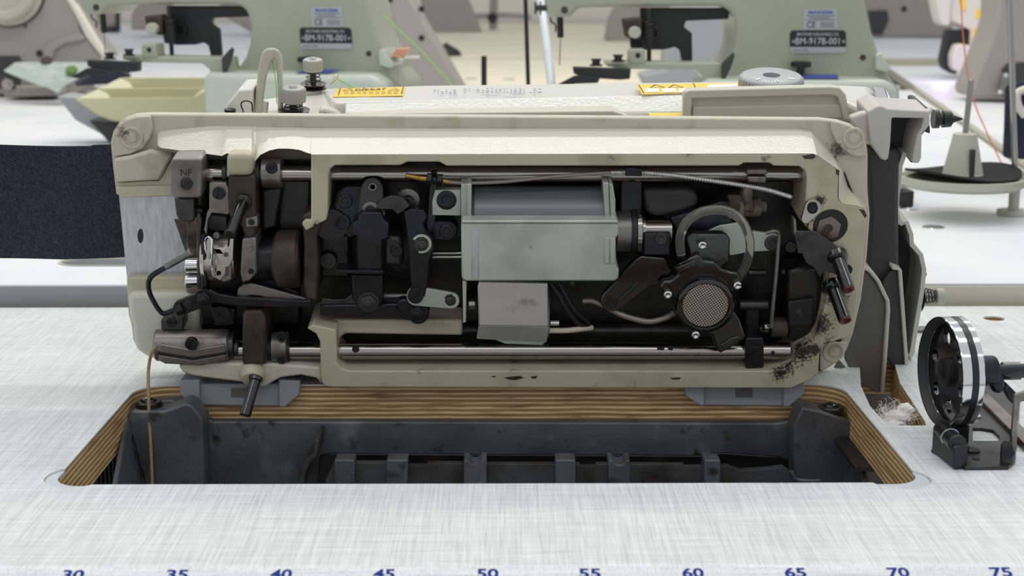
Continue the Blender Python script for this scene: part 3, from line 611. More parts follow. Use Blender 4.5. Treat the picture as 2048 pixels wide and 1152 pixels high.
part(MB().cyl(B(378, 508, -16.4), B(332, 534, -13), 2.15), 'pipe_sleeve', 'grey_steel', wr, bev=.4)
part(MB().cyl(B(384, 503, -16.8), B(377, 508.5, -16.3), 3), 'pipe_tip', 'grey_steel', wr, bev=.5)
part(MB().cyl(B(352, 622, -1), B(366, 614, -1), 4), 'lever_nut', 'black_steel', bev=.6)
sb = part(MB().prism(FB, [(321, 640), (348, 636), (366, 640), (366, 662), (322, 660)], 12, 30), 'small_block', 'dark_steel', bev=1); screw(343, 643, 10.5, 12, 'black_steel', sb, 0)
# --- lower clamp and collars
ck = part(MB().cyl(B(312, 690, 13), B(460, 690, 13), 11.2, n=40), 'clamp_bracket', 'grey_steel', bev=1.2)
part(MB().prism(FB, [(320, 688), (385, 700), (449, 689), (452, 706), (386, 716), (316, 706)], .8, 14), 'clamp_upper_jaw', 'grey_steel', ck, bev=.8)
part(MB().prism(FB, [(316, 710), (386, 720), (452, 709), (452, 722), (400, 732), (330, 728), (318, 722)], .8, 14), 'clamp_lower_jaw', 'grey_steel', ck, bev=.8)
part(MB().prism(FB, [(316, 703), (385, 715), (452, 704), (452, 709), (385, 721), (316, 709)], .6, 3), 'clamp_slit', 'soft_black', ck)
screw(383, 687, 13, .4, 'black_steel', ck, 60, h=2.2)
part(MB().cylx(FB, 457, 470, 690, 9.3, 13).cylx(FB, 470, 479, 697, 6.8, 13), 'shaft_bushing', 'dark_steel', bev=.5)
lb = part(MB().prism(FB, [(486, 622), (524, 620), (532, 640), (533, 730), (484, 730), (484, 660)], 0, 34), 'lower_boss', 'brown_cast', bev=2)
part(MB().lathe(B(507, 738, 8), -FB.w + -FB.v * .35, [(0, 9.5), (6, 9), (10, 7.2), (11, 6)], 32), 'boss_cone', 'cream_face', lb, bev=.4)
p0, p1 = B(513, 752, -2), B(490, 832, -20)
sp_ = part(MB().cyl(p0, p1, 3.9).cyl(p0, p0.lerp(p1, .12), 4.9), 'hinge_stop_pin', 'gloss_black', bev=.7)
part(MB().cylx(FB, 534, 544, 697, 8, 13).cylx(FB, 575, 581, 700, 8.3, 13), 'lower_bushing', 'dark_steel', bev=.4)
c2 = part(MB().cylx(FB, 545, 576, 694, 10.6, 13, 44), 'lower_collar', 'grey_steel', bev=.6); screw(563, 672, 9.5, 3.6, 'black_steel', c2, 90, h=1.2); screw(563, 718, 9.5, 4, 'black_steel', c2, 20, h=1.2)
# --- middle of the mechanism
def stadium(x0, y0, x1, y1, r0, r1=None, n=10):
    r1 = r0 if r1 is None else r1; a = math.atan2(y1 - y0, x1 - x0); out = []
    for i in range(n + 1):
        t = a + PI / 2 + PI * i / n; out.append((x0 + r0 * math.cos(t), y0 + r0 * math.sin(t)))
    for i in range(n + 1):
        t = a - PI / 2 + PI * i / n; out.append((x1 + r1 * math.cos(t), y1 + r1 * math.sin(t)))
    return out
def cring(x, y, ro, ri, d, mt, parent=None, a0=-120, a1=160, name='retaining_ring'):
    return part(MB().ring(FB, x, y, ro, ri, d, d + 1.2, a0, a1), name, mt, parent, bev=.15)
pl = part(MB().prism(FB, [(672, 392), (680, 378), (694, 373), (735, 374), (735, 440), (722, 470), (700, 478), (688, 472), (668, 446), (666, 420)], 10, 30), 'lug_plate', 'black_steel', bev=1.5)
hexbolt(690, 402, 15, 10, 'black_steel', pl, socket=True, h=1); hexbolt(684, 446, 12, 10, 'black_steel', pl, socket=True, h=.8)
part(MB().cylw(FB, 684, 446, 17, 8, 14), 'lug_boss', 'black_steel', pl, bev=.6)
lk = part(MB().plate(FB, [stadium(744, 380, 741, 438, 22, 26), [(745 + 6 * math.cos(.6 * i), 374 + 6 * math.sin(.6 * i)) for i in range(10)]], 6, 9), 'link_plate', 'dark_steel', bev=.4)
part(MB().ring(FB, 745, 374, 8, 5.5, 5.4, 7), 'link_eye', 'grey_steel', lk)
cring(741, 420, 17, 10, 5, 'grey_steel', lk, 20, 190)
part(MB().ring(FB, 816, 400, 23, 10, 12, 14, -90, 170), 'thrust_washer', 'grey_steel')
part(MB().cylw(FB, 816, 408, 14, 9, 20), 'washer_stud', 'black_steel', bev=.5)
part(MB().prism(FB, [(752, 412), (764, 398), (782, 391), (800, 393), (812, 402), (820, 412), (796, 430), (784, 419), (756, 419)], 4, 7), 'sector_plate', 'dark_steel', bev=.5)
part(MB().cylx(FB, 752, 770, 427, 3.2, 10), 'sector_pin', 'pipe_grey', bev=.3)
mb = part(MB().prism(FB, [(716, 432), (722, 424), (762, 424), (770, 444), (778, 446), (778, 478), (766, 482), (766, 545), (712, 545), (712, 474), (703, 472), (703, 445), (714, 443)], 0, 26), 'feed_regulator', 'black_steel', bev=1.6)
part(MB().prism(FB, [(765, 470), (805, 474), (806, 535), (765, 534)], 10, 28), 'regulator_barrel', 'dark_steel', mb, bev=3); hexbolt(793, 502, 13, 10, 'black_steel', mb, socket=True, h=.6)
part(MB().prism(FB, [(672, 541), (768, 542), (766, 549), (710, 548), (676, 545)], -3, 12), 'stop_plate', 'black_steel', bev=.4)
part(MB().prism(FB, [(703, 549), (764, 550), (768, 596), (760, 612), (712, 612), (704, 596)], 4, 16), 'lower_link', 'black_steel', bev=1.2)
part(MB().prism(FB, [(644, 596), (668, 600), (690, 598), (712, 584), (712, 612), (640, 612)], 10, 14), 'curved_link', 'dark_steel', bev=.5)
hexbolt(737, 604, 17, 3, 'dark_steel', None, h=2.8)
part(MB().prism(FB, [(640, 610), (840, 606), (860, 620), (855, 636), (820, 642), (780, 636), (640, 633)], 8, 18), 'connecting_rod', 'black_steel', bev=1.5)
part(MB().cylx(FB, 766, 820, 592, 2.2, 20), 'link_pin', 'grey_steel')
vl = part(MB().prism(FB, [(808, 425), (820, 418), (848, 420), (854, 436), (846, 448), (852, 464), (866, 478), (868, 498), (860, 520), (856, 560), (850, 592), (836, 606), (822, 600), (820, 540), (816, 480)], 2, 8), 'rocking_lever', 'black_steel', bev=.9)
cring(843, 488, 20, 14.5, .6, 'tin', vl, -110, 150); hexbolt(843, 490, 12, 1.5, 'dark_steel', vl, h=1.6)
ll = part(MB().plate(FB, [stadium(832, 593, 903, 602, 19, 16)], 3, 6), 'short_link', 'tin', bev=.4)
screw(831, 591, 16, 2, 'black_steel', ll, 40, h=2.2); cring(901, 601, 17, 11, 2, 'tin', ll, -200, 70); hexbolt(901, 601, 10.5, 2.5, 'dark_steel', ll, h=1.6)
part(MB().prism(FB, stadium(806, 612, 836, 628, 14, 22), 4, 12), 'crank_end', 'black_steel', bev=1.5); hexbolt(833, 626, 16, 3.5, 'black_steel', None, h=2.6)
hexbolt(656, 522, 17, 20, 'dark_steel', None, socket=True, h=1)
part(MB().prism(FB, [(640, 470), (700, 468), (700, 560), (684, 556), (640, 556)], 24, 36), 'recess_block', 'oily_shaded_black', bev=2)
sv = part(MB().plate(FB, [[(870, 380), (922, 378), (922, 432), (864, 431), (864, 404)]], 8, 13), 'pump_bracket', 'tin', bev=.6)
hexbolt(893, 400, 20, 8, 'black_steel', sv, socket=True, h=1)
b2 = part(MB().prism(FB, stadium(870, 462, 895, 462, 21), 14, 26), 'motor_lug', 'black_steel', bev=1.5); hexbolt(893, 462, 15, 14, 'black_steel', b2, socket=True, h=1)
part(MB().prism(FB, [(862, 345), (874, 342), (876, 420), (862, 470), (852, 460)], 9, 14), 'cable_bracket', 'black_steel', bev=.6)
# flexible cable
cb = part(MB().cyl(B(811, 351, 3), B(838, 356, 4), 1.8).cyl(B(838, 356, 4), B(856, 358, 4.4), 2.1), 'brass_ferrule', 'brass', bev=.3)
m = MB()
for x, y in ((858, 359), (879, 361)):
    p = B(x, y, 4.5); dr = (B(890, 363, 4.5) - B(850, 358, 4.5)).normalized(); m.cyl(p - dr * 1.8, p + dr * 1.8, 4.6, n=6)
m.cyl(B(864, 360, 4.5), B(874, 360, 4.5), 2.8); part(m, 'lock_nuts', 'black_steel', cb, bev=.4)
part(MB().cyl(B(886, 362, 4.5), B(897, 364, 4.5), 1.8), 'cable_tip', 'brass', cb)
pth = [B(895, 364, 4.5), B(930, 366, 4.5), B(1000, 364, 4), B(1080, 356, 4), B(1160, 349, 4.5), B(1224, 345, 5)]
part(MB().tube(pth, 1.25, 10, 8), 'cable_sheath', 'pipe_grey', cb)
sp = smooth_path([B(1222, 345, 5), B(1280, 345, 5), B(1350, 351, 4), B(1420, 361, 3), B(1480, 370, 3), B(1535, 380, 3), B(1582, 394, 6)], 80)
part(MB().tube(sp, lambda t: 1.5 + .34 * math.sin(t * 2 * PI * 76), 10, 0), 'coil_sheath', 'brushed', cb)
part(MB().prism(FB, [(1252, 336), (1284, 338), (1284, 353), (1250, 352)], 1, 9), 'cable_clamp', 'black_steel', cb, bev=.6)
part(MB().prism(FB, [(1242, 352), (1284, 352), (1284, 430), (1272, 470), (1240, 470)], 16, 26), 'clamp_post', 'black_steel', bev=1)
# --- big pressed-metal box with the grey solenoid behind it
pb = part(MB().prism(FB, [(924, 446), (1232, 446), (1238, 452), (1238, 470), (1232, 476), (1232, 530), (1238, 540), (1237, 558), (1230, 563), (930, 563), (923, 556), (922, 450)], -12, 20), 'solenoid_box', 'tin', bev=1.8, seg=3)
part(MB().prism(FB, [(1208, 476), (1219, 476), (1219, 528), (1208, 528)], -12.8, -11).prism(FB, [(1220, 476), (1230, 476), (1230, 528), (1220, 528)], -12.8, -11), 'bent_tabs', 'tin', pb, bev=.5)
part(MB().prism(FB, [(943, 456), (957, 456), (958, 558), (943, 558)], -12.4, -11), 'weld_strip', 'aluminium', pb, bev=.3)
part(MB().prism(FB, [(924, 441), (1234, 441), (1238, 447), (922, 447)], -13, 22), 'box_rim', 'tin', pb, bev=.7)
part(MB().plate(FB, [[(922, 368), (943, 368), (943, 444), (922, 444)]], 0, 26).prism(FB, [(934, 368), (943, 368), (943, 444), (934, 444)], -3, 24), 'frame_cheek', 'tin', pb, bev=.6)
part(MB().prism(FB, [(1206, 366), (1217, 366), (1220, 444), (1210, 444)], -4, 24).prism(FB, [(1218, 366), (1226, 370), (1231, 400), (1231, 444), (1221, 444)], -3, 24), 'frame_cheek', 'tin', pb, bev=.5)
part(MB().cyl(B(944, 432, 17), B(1207, 432, 17), 20.5, n=64), 'solenoid', 'motor_grey', pb, bev=1)
part(MB().cyl(B(944, 432, 17), B(950, 432, 17), 20.8, n=64), 'solenoid_end', 'cover_dark', pb)
part(MB().prism(FB, [(936, 372), (1212, 372), (1212, 384), (936, 384)], 30, 34), 'frame_back', 'dark_steel', pb, bev=.6)
dx = part(MB().lathe(B(1232, 462, 17), FB.u, [(0, 12), (.2, 14), (9.5, 14), (9.7, 13), (10, 13)], 44), 'drive_bushing', 'grey_steel', pb)
part(MB().lathe(B(1261, 462, 17), FB.u, [(0, 8), (.1, 15.5), (3.6, 15.5), (3.8, 12)], 44), 'rubber_ring', 'soft_black')
part(MB().lathe(B(1272, 462, 17), FB.u, [(0, 8), (.1, 16), (1.6, 16.2), (3, 16), (3.2, 8)], 44), 'steel_flange', 'bright_steel')
part(MB().lathe(B(1283, 462, 17), FB.u, [(0, 6), (.1, 11), (2, 11), (2.1, 8.6), (20, 8.6), (20.4, 8)], 44), 'drive_shaft', 'bright_steel')
part(MB().prism(FB, [(1286, 466), (1342, 466), (1342, 512), (1286, 512)], 4, 24), 'shaft_block', 'black_steel', bev=1.5); hexbolt(1322, 478, 13, 3, 'dark_steel', None, socket=True, h=.8)
# second solenoid with a folded aluminium cover
s2 = part(MB().cyl(B(958, 625, 22), B(1098, 625, 22), 18, n=48), 'lower_solenoid', 'motor_grey', bev=.8)
part(MB().prism(FB, [(958, 563), (1096, 566), (1096, 574), (1098, 654), (957, 652), (955, 575)], 0, 3.5), 'folded_cover', 'brushed', s2, bev=1)
part(MB().loft([[B(957, 651, 0), B(1098, 653, 0), B(1098, 655, 3), B(957, 653, 3)], [B(953, 676, 7), B(1093, 684, 7), B(1093, 685, 9), B(953, 678, 9)]]), 'cover_flap', 'tin', s2, bev=.5)
part(MB().prism(FB, [(990, 680), (1092, 684), (1084, 691), (1010, 688)], 9, 13), 'cover_tongue', 'tin', s2, bev=.6)
part(MB().prism(FB, [(925, 563), (933, 563), (932, 645), (926, 646)], 0, 22), 'side_plate', 'tin', bev=.4)
part(MB().cylx(FB, 933, 955, 610, 11, 20), 'solenoid_core', 'soft_black', s2); part(MB().cylx(FB, 938, 950, 607, 4, 8), 'core_pin', 'bright_steel', s2)
part(MB().tube([B(1096, 661, 8), B(1130, 661, 8), B(1160, 658, 9), B(1184, 655, 14)], 1.9, 10), 'white_sleeve', 'cream_smooth', s2)
part(MB().cylx(FB, 1101, 1118, 646, 2, 10), 'terminal', 'brushed', s2)
part(MB().tube([B(1100, 566, 8), B(1118, 590, 6), B(1134, 620, 6), B(1158, 648, 9), B(1184, 656, 14)], 1.6, 10).tube([B(1118, 566, 10), B(1132, 592, 8), B(1150, 622, 8), B(1178, 646, 12)], 1.6, 10), 'black_lead', 'soft_black', s2)
part(MB().cylw(FB, 1145, 567, 6, -2, 6), 'oil_drop_nipple', 'dark_steel', bev=.5)
# --- right: housing, forked crank, upper link
part(MB().prism(FB, [(1284, 378), (1372, 377), (1392, 384), (1397, 398), (1396, 414), (1360, 428), (1318, 434), (1298, 432), (1290, 420)], 18, 34), 'gear_housing', 'cover_dark', bev=3.5, seg=3)
part(MB().prism(FB, [(1340, 436), (1400, 418), (1440, 402), (1466, 404), (1474, 424), (1462, 448), (1400, 462), (1356, 470)], 12, 20), 'crank_arm', 'black_steel', bev=1.5)
hexbolt(1457, 416, 13, 12, 'black_steel', None, socket=True, h=1)
part(MB().prism(FB, [(1494, 338), (1534, 338), (1536, 350), (1494, 350)], 7, 24).prism(FB, [(1494, 353), (1534, 353), (1532, 368), (1496, 366)], 7, 24), 'split_clamp', 'grey_steel', bev=1.2)
part(MB().prism(FB, [(1488, 376), (1506, 378), (1506, 400), (1510, 406), (1508, 426), (1488, 424), (1488, 404), (1484, 396)], 9, 22), 'fork_link', 'rust', bev=1.5)
part(MB().lathe(B(1455, 414, 18), FB.u, [(0, 5), (.1, 8.5), (10, 8.5), (10.1, 6.5), (22, 6.5), (22.1, 4), (26, 4)], 36), 'fork_shaft', 'stained_cast')
rb = part(MB().prism(FB, [(1416, 462), (1440, 450), (1476, 446), (1500, 462), (1552, 468), (1560, 478), (1556, 496), (1546, 502), (1500, 504), (1464, 511), (1440, 508)], 12, 15), 'steel_bracket', 'tin', bev=.5); hexbolt(1545, 486, 16, 11.5, 'dark_steel', rb, socket=True, h=1)
part(MB().tube([B(1532, 466, 5), B(1550, 462, 4), B(1558, 470, 4), B(1556, 500, 4), B(1551, 560, 4), B(1546, 610, 4), B(1542, 655, 6)], 1.35, 10), 'wire_link', 'grey_steel')
# clear oil hose
hose = [B(1362, 508, -6), B(1360, 480, -8), B(1368, 452, -9), B(1390, 430, -10), B(1420, 420, -10), B(1455, 422, -10), B(1482, 440, -10), B(1497, 470, -9), B(1500, 500, -8), B(1492, 530, -5), B(1482, 550, -1), B(1466, 572, 4)]
part(MB().tube(hose, 3.1, 16), 'clear_hose', 'clear_tube')
part(MB().cyl(hose[0], B(1362, 516, -5), 2.6), 'hose_barb', 'black_steel'); part(MB().cyl(hose[-1], B(1474, 562, 2), 2.4), 'hose_barb', 'black_steel')
# --- glossy oil pump with a gauze filter
pump_o = [(1327, 562), (1340, 562), (1356, 550), (1348, 536), (1368, 520), (1392, 512), (1398, 508), (1408, 522), (1430, 524), (1444, 538), (1462, 544), (1476, 545), (1482, 560), (1474, 572), (1466, 580), (1468, 598), (1464, 616), (1480, 640), (1492, 676), (1470, 692), (1440, 708), (1432, 696), (1424, 672), (1404, 664), (1392, 670), (1380, 668), (1372, 656), (1356, 636), (1346, 612), (1344, 590), (1326, 588), (1318, 574)]
pu = part(MB().prism(FB, pump_o, -6, 2), 'oil_pump', 'gloss_black', bev=1.5)
pc = B(1407, 600, 0)
part(MB().lathe(pc + FB.w * 2, -FB.w, [(0, 20), (12, 20), (13.5, 19.2), (14, 18), (14, 16.4), (11.5, 16), (11.5, .1)], 64), 'pump_ring', 'gloss_black', pu)
part(MB().cyl(pc - FB.w * 9.3, pc - FB.w * 9.9, 15.3, n=64), 'filter_gauze', 'filter_mesh', pu)
for x, y in ((1332, 577), (1470, 559), (1387, 657), (1401, 481)):
    q = part(MB().lathe(B(x, y, 3), -FB.w, [(0, 2.6), (10.2 if y > 500 else 8, 2.6), (10.8 if y > 500 else 9, 3.1), (12.4 if y > 500 else 10.6, 2.8), (12.8 if y > 500 else 11, 1.8), (12 if y > 500 else 10.2, .4)], 20), 'screw', 'chrome', pu)
part(MB().prism(FB, [(1372, 476), (1385, 468), (1452, 468), (1461, 478), (1459, 524), (1440, 540), (1404, 526), (1380, 516)], -1, 8), 'pump_back', 'gloss_black', pu, bev=1.4)
part(MB().prism(FB, [(1352, 536), (1390, 520), (1394, 530), (1360, 548)], -9, -5), 'pump_rib', 'gloss_black', pu, bev=.8)
part(MB().prism(FB, [(1440, 690), (1462, 676), (1478, 672), (1480, 680), (1446, 700)], -7.5, -5), 'pump_tab', 'gloss_black', pu, bev=.8)
lp = part(MB().prism(FB, [(1199, 604), (1204, 590), (1272, 518), (1284, 512), (1330, 516), (1344, 540), (1340, 568), (1300, 574), (1246, 616), (1228, 624), (1208, 620)], 4, 10), 'pump_mount', 'gloss_black', bev=1.2); hexbolt(1222, 604, 13, 4, 'black_steel', lp, socket=True, h=1.2)
part(MB().prism(FB, [(1236, 600), (1272, 566), (1278, 570), (1240, 606)], 2, 5), 'mount_rib', 'gloss_black', lp, bev=.6)
part(MB().tube([B(1166, 602, 12), B(1185, 602, 11), B(1210, 612, 10), B(1240, 628, 8), B(1270, 638, 6), B(1300, 643, 5), B(1330, 636, 6), B(1348, 626, 8)], 2.1, 12), 'oil_pipe', 'pipe_grey')
# --- lower right linkages
part(MB().prism(FB, [(1490, 676), (1528, 676), (1528, 736), (1492, 740)], 4, 24), 'shaft_clamp', 'black_steel', bev=1.2); screw(1510, 704, 13, 4, 'black_steel', None, 30, h=1)
part(MB().cylx(FB, 1478, 1536, 610, 3.6, 18), 'toothed_roller', 'dark_steel', bev=.5); part(MB().prism(FB, [(1490, 610), (1520, 610), (1520, 680), (1492, 680)], 20, 32), 'clamp_arm', 'oily_shaded_black', bev=1.5)
part(MB().cylx(FB, 1496, 1532, 545, 2.4, 26).cylx(FB, 1562, 1592, 544, 2.4, 22).cylx(FB, 1572, 1582, 544, 4, 22), 'adjusting_stud', 'dark_steel', bev=.4)
part(MB().cylx(FB, 1528, 1536, 654, 3.4, 12), 'link_stud', 'bright_steel'); part(MB().cylx(FB, 1540, 1574, 654, 7, 18), 'link_boss', 'brown_cast', bev=1)
part(MB().prism(FB, [(1574, 540), (1636, 528), (1644, 560), (1640, 640), (1600, 690), (1574, 680)], 12, 36), 'end_housing', 'oily_shaded_black', bev=3)
part(MB().prism(FB, [(1576, 604), (1628, 596), (1626, 650), (1578, 654)], 8, 14), 'housing_cover', 'soft_black', bev=1); hexbolt(1598, 626, 9, 8, 'dark_steel', None, h=1.2)
hexbolt(1582, 494, 12, 10, 'black_steel', None, socket=True, h=1)
# --- right end: bolt in its well, oval clip, steel plate, pins
part(MB().cylw(FB, 1661, 452, 35, -.4, 1.2, n=40), 'bolt_well', 'oily_shaded_black', bev=.3)
hc = B(1657, 457, -1); hr = 26 / FB.sc(1657, 457, -1); hx = [hc + (FB.u * math.cos(math.radians(60 * i + 20)) + FB.v * math.sin(math.radians(60 * i + 20))) * hr for i in range(6)]
bo = part(MB().loft([[q + FB.w * 2 for q in hx], [q - FB.w * .6 for q in hx], [hc + (q - hc) * .86 - FB.w * 1.2 for q in hx]]), 'bolt', 'rust', bev=.3); part(MB().cylw(FB, 1657, 457, 9, -2.6, -2), 'bolt_mark', 'brown_cast', bo)
oc_ = part(MB().plate(FB, [stadium(1626, 416, 1612, 438, 17, 9), [(1625 + 11 * math.cos(.5 * i), 416 + 12 * math.sin(.5 * i)) for i in range(12)]], -3, -1), 'oval_clip', 'bright_steel', bev=.5); hexbolt(1625, 416, 10, -2, 'black_steel', oc_, socket=True, h=.5)
sp2 = part(MB().plate(FB, [[(1588, 466), (1592, 462), (1632, 463), (1668, 488), (1692, 512), (1696, 536), (1672, 550), (1650, 540), (1640, 556), (1628, 536), (1612, 526), (1604, 508), (1596, 508)]], -5, -3), 'stop_plate', 'dark_steel', bev=.5)
part(MB().prism(FB, [(1587, 438), (1592, 440), (1594, 470), (1588, 472)], -5, 4), 'plate_ear', 'grey_steel', sp2, bev=.4)
def pin(a, b, r, wx, wy):
    q = part(MB().cyl(B(*a), B(*b), r).lathe(B(*a), (B(*b) - B(*a)), [(-3, r * 1.7), (1.5, r * 1.7), (3, r * 1.2)], 28), 'stop_pin', 'gloss_black', bev=.5)
    e = B(*b); dr = (e - B(*a)).normalized(); part(MB().lathe(e - dr * .3, dr, [(0, r * .96), (1.3, r * .9), (1.6, r * .5), (.9, r * .3)], 24), 'oily_tip', 'red_oil', q)
pin((1674, 514, -3), (1697, 578, -24), 4.3, 0, 0); pin((1666, 574, 1), (1690, 640, -20), 4.6, 0, 0)
part(MB().cylw(FB, 1664, 574, 20, -.6, 2), 'pin_boss', 'rust', bev=.5)
part(MB().cylw(FB, 1694, 540, 11, -.5, 1), 'plate_hole', 'oily_shaded_black')
# chips in the paint along the rim
for pl_ in ([(1604, 312), (1628, 308), (1632, 313), (1626, 318), (1610, 318)], [(1008, 755), (1040, 752), (1048, 756), (1030, 760), (1018, 759)], [(1340, 756), (1362, 755), (1358, 759), (1346, 759)], [(1062, 753), (1075, 752), (1072, 757), (1064, 757)], [(980, 753), (992, 752), (990, 755)], [(1718, 418), (1728, 420), (1734, 432), (1730, 436)], [(1612, 694), (1634, 690), (1640, 700), (1632, 712), (1618, 704)], [(1672, 338), (1679, 341), (1678, 352), (1672, 348)]):
    part(MB().prism(FB, pl_, -.25, .3), 'paint_chip', 'brown_cast')
# ------------------------------------------------------------------ arm behind the bed (front side now facing up)
def arm_loft(name, mt, secs, **k):
    return part(MB().loft([[B(x, y, d) for x, y, d in s] for s in secs]), name, mt, **k)
def slab(name, mt, near, far, dn, df, drop=60, parent=None, **k):
    """near/far image edges of an upward face at depths dn/df, with a body hanging below"""
    m = MB(); a = [B(x, y, dn) for x, y in near]; b = [B(x, y, df) for x, y in far]
    dv_ = FB.v * drop; m.loft([[p for p in a] + [p for p in b[::-1]], [p - dv_ for p in a] + [p - dv_ for p in b[::-1]]])
    return part(m, name, mt, parent, **k)
arm = slab('arm', 'arm_paint', [(668, 205), (1480, 184), (1780, 232)], [(640, 178), (860, 171), (1480, 163), (1740, 196), (1762, 205)], 120, 210, 60, bev=2, seg=3)
part(MB().loft([[B(500, 240, 104), B(668, 234, 106), B(668, 234, 106) - FB.v * 40, B(500, 240, 104) - FB.v * 40], [B(480, 206, 190), B(660, 176, 205), B(660, 176, 205) - FB.v * 50, B(480, 206, 190) - FB.v * 50]]), 'arm_head', 'arm_paint', bev=3, seg=3)
part(MB().loft([[B(690, 206, 119), B(1480, 185, 119), B(1480, 185, 119) - FB.v * 50, B(690, 206, 119) - FB.v * 50], [B(690, 226, 104), B(1480, 225, 104), B(1480, 225, 104) - FB.v * 50, B(690, 226, 104) - FB.v * 50]]), 'arm_bevel', 'arm_paint', bev=1.5)
part(MB().prism(FB, [(676, 240), (700, 231), (800, 227), (1080, 224), (1225, 222), (1244, 228), (1266, 238), (1420, 240), (1420, 262), (676, 262)], 97, 112), 'arm_lower_edge', 'arm_plain', bev=.8)
part(MB().prism(FB, [(636, 219), (650, 218), (664, 222), (676, 230), (684, 242), (640, 242)], 92, 104), 'head_recess', 'arm_plain', bev=2)
# warning labels and worn blue lettering
def lab(name, mt, pts, parent=arm, lift=.5):
    return part(MB().prism3([p + FB.v * lift for p in pts], -FB.v * .3), name, mt, parent)
def onarm(px, py, t0=(668, 205, 120), t1=(1480, 184, 120), t2=(860, 171, 210)):
    a, b, c = B(*t0), B(*t1), B(*t2); n = (b - a).cross(c - a).normalized(); r = ray(px, py); return CP + r * ((a - CP).dot(n) / r.dot(n))
def quad(x0, x1, y0, y1, sk=0): return [onarm(x0, y1), onarm(x1, y1), onarm(x1 + sk, y0), onarm(x0 + sk, y0)]
yl = lab('warning_label', 'label_yellow', [onarm(666, 195), onarm(806, 192.5), onarm(811, 175), onarm(674, 178)])
uA = (onarm(800, 184) - onarm(680, 187)).normalized(); vA = (onarm(740, 178) - onarm(740, 190)).normalized(); vA = (vA - uA * vA.dot(uA)).normalized(); nA = uA.cross(vA)
pA = onarm(741, 181) + nA * .9
text('DİKKAT', pA, uA, vA, 11, 'ink_black', yl, 'label_text', width=24, th=.2, bold=.02)
m = MB()
for x in (697, 789):
    c = onarm(x, 181.5) + nA * 1.2; t = [c + uA * a + vA * b for a, b in ((-4.5, -6), (4.5, -6), (0, 9))]; t2 = [c + uA * a + vA * b for a, b in ((-3.4, -4.6), (3.4, -4.6), (0, 6.4))]
    l1 = m.loop(t); l2 = m.loop(t2); m.bridge(l1, l2)
for (a_, b_) in (((676, 192), (680, 178)), ((802, 190), (806, 176))):
    p, q = onarm(*a_) + nA * 1.0, onarm(*b_) + nA * 1.0; m.prism3([p, p + uA * .7, q + uA * .7, q], nA * .1)
for r_ in range(3):
    for seg_ in range(9):
        y_ = 185.5 + r_ * 2.3; x_ = 688 + seg_ * 12.4; p = onarm(x_, y_ + .3) + nA * 1.0; m.prism3([p, p + uA * 3.4, p + uA * 3.4 + vA * .9, p + vA * .9], nA * .1)
part(m, 'label_print', 'ink_black', yl)
bl = MB(); random.seed(3); x = 868
while x < 1085:
    w_ = random.uniform(3, 9)
    for y_ in (180, 183.5, 187):
        if random.random() < .72:
            p = onarm(x, y_ + random.uniform(-.6, .6) + (2 if x < 910 else 0)) + nA * .6; L_ = w_ / 2.6 * random.uniform(.4, .8); bl.prism3([p, p + uA * L_, p + uA * L_ + vA * 3.2, p + vA * 3.2], nA * .08)
    x += w_ + 2.5
part(bl, 'worn_blue_print', 'ink_blue', arm)
y2 = lab('warning_label', 'label_yellow', [onarm(1284, 190), onarm(1500, 181), onarm(1495, 166.5), onarm(1273, 170)])
m = MB()
for x0 in (1291, 1325, 1358): m.prism3([q + nA * .75 for q in (onarm(x0, 187), onarm(x0 + 27, 186), onarm(x0 + 26, 178), onarm(x0 - 1, 179))], nA * .1)
m.prism3([q + nA * .75 for q in (onarm(1415, 179), onarm(1495, 175), onarm(1495, 169), onarm(1415, 171))], nA * .1); part(m, 'label_panels', 'label_white', y2)
m = MB()
for x0 in (1313, 1350):
    c = onarm(x0, 174.5) + nA * .9; l1 = m.loop([c + uA * a + vA * b for a, b in ((-6, -8), (6, -8), (0, 12))]); l2 = m.loop([c + uA * a + vA * b for a, b in ((-4.8, -6.6), (4.8, -6.6), (0, 9))]); m.bridge(l1, l2)
for a_, b_ in (((1277, 172), (1287, 189)), ((1386, 168), (1392, 183))):
    p, q = onarm(*a_) + nA * .9, onarm(*b_) + nA * .9; m.prism3([p, p + uA * .6, q + uA * .6, q], nA * .1)
part(m, 'label_marks', 'ink_black', y2)
y3 = part(MB().prism3([B(1297, 226, 101), B(1372, 225, 101), B(1372, 234, 97), B(1302, 236, 97)], -FB.w * 1.2), 'warning_label', 'label_yellow')
# lid with a recessed panel on the arm's right
TR = 92
tray = part(MB().prism(FB, [(1367, 196), (1370, 184), (1380, 181), (1500, 178), (1660, 174), (1680, 176), (1692, 190), (1701, 240), (1700, 262), (1366, 262)], TR, TR + 12), 'front_lid', 'arm_plain', bev=3, seg=3)
part(MB().prism(FB, [(1366, 240), (1367, 196), (1370, 184), (1380, 181), (1500, 178), (1660, 174), (1680, 176), (1692, 190), (1701, 240), (1688, 240), (1676, 194), (1660, 190), (1384, 197), (1382, 240)], TR - 5, TR + 2), 'lid_rim', 'arm_plain', tray, bev=.8)
part(MB().prism(FB, [(1386, 214), (1682, 208), (1686, 237), (1384, 237)], TR - 2.4, TR + 1), 'lid_shelf', 'arm_plain', tray, bev=1)
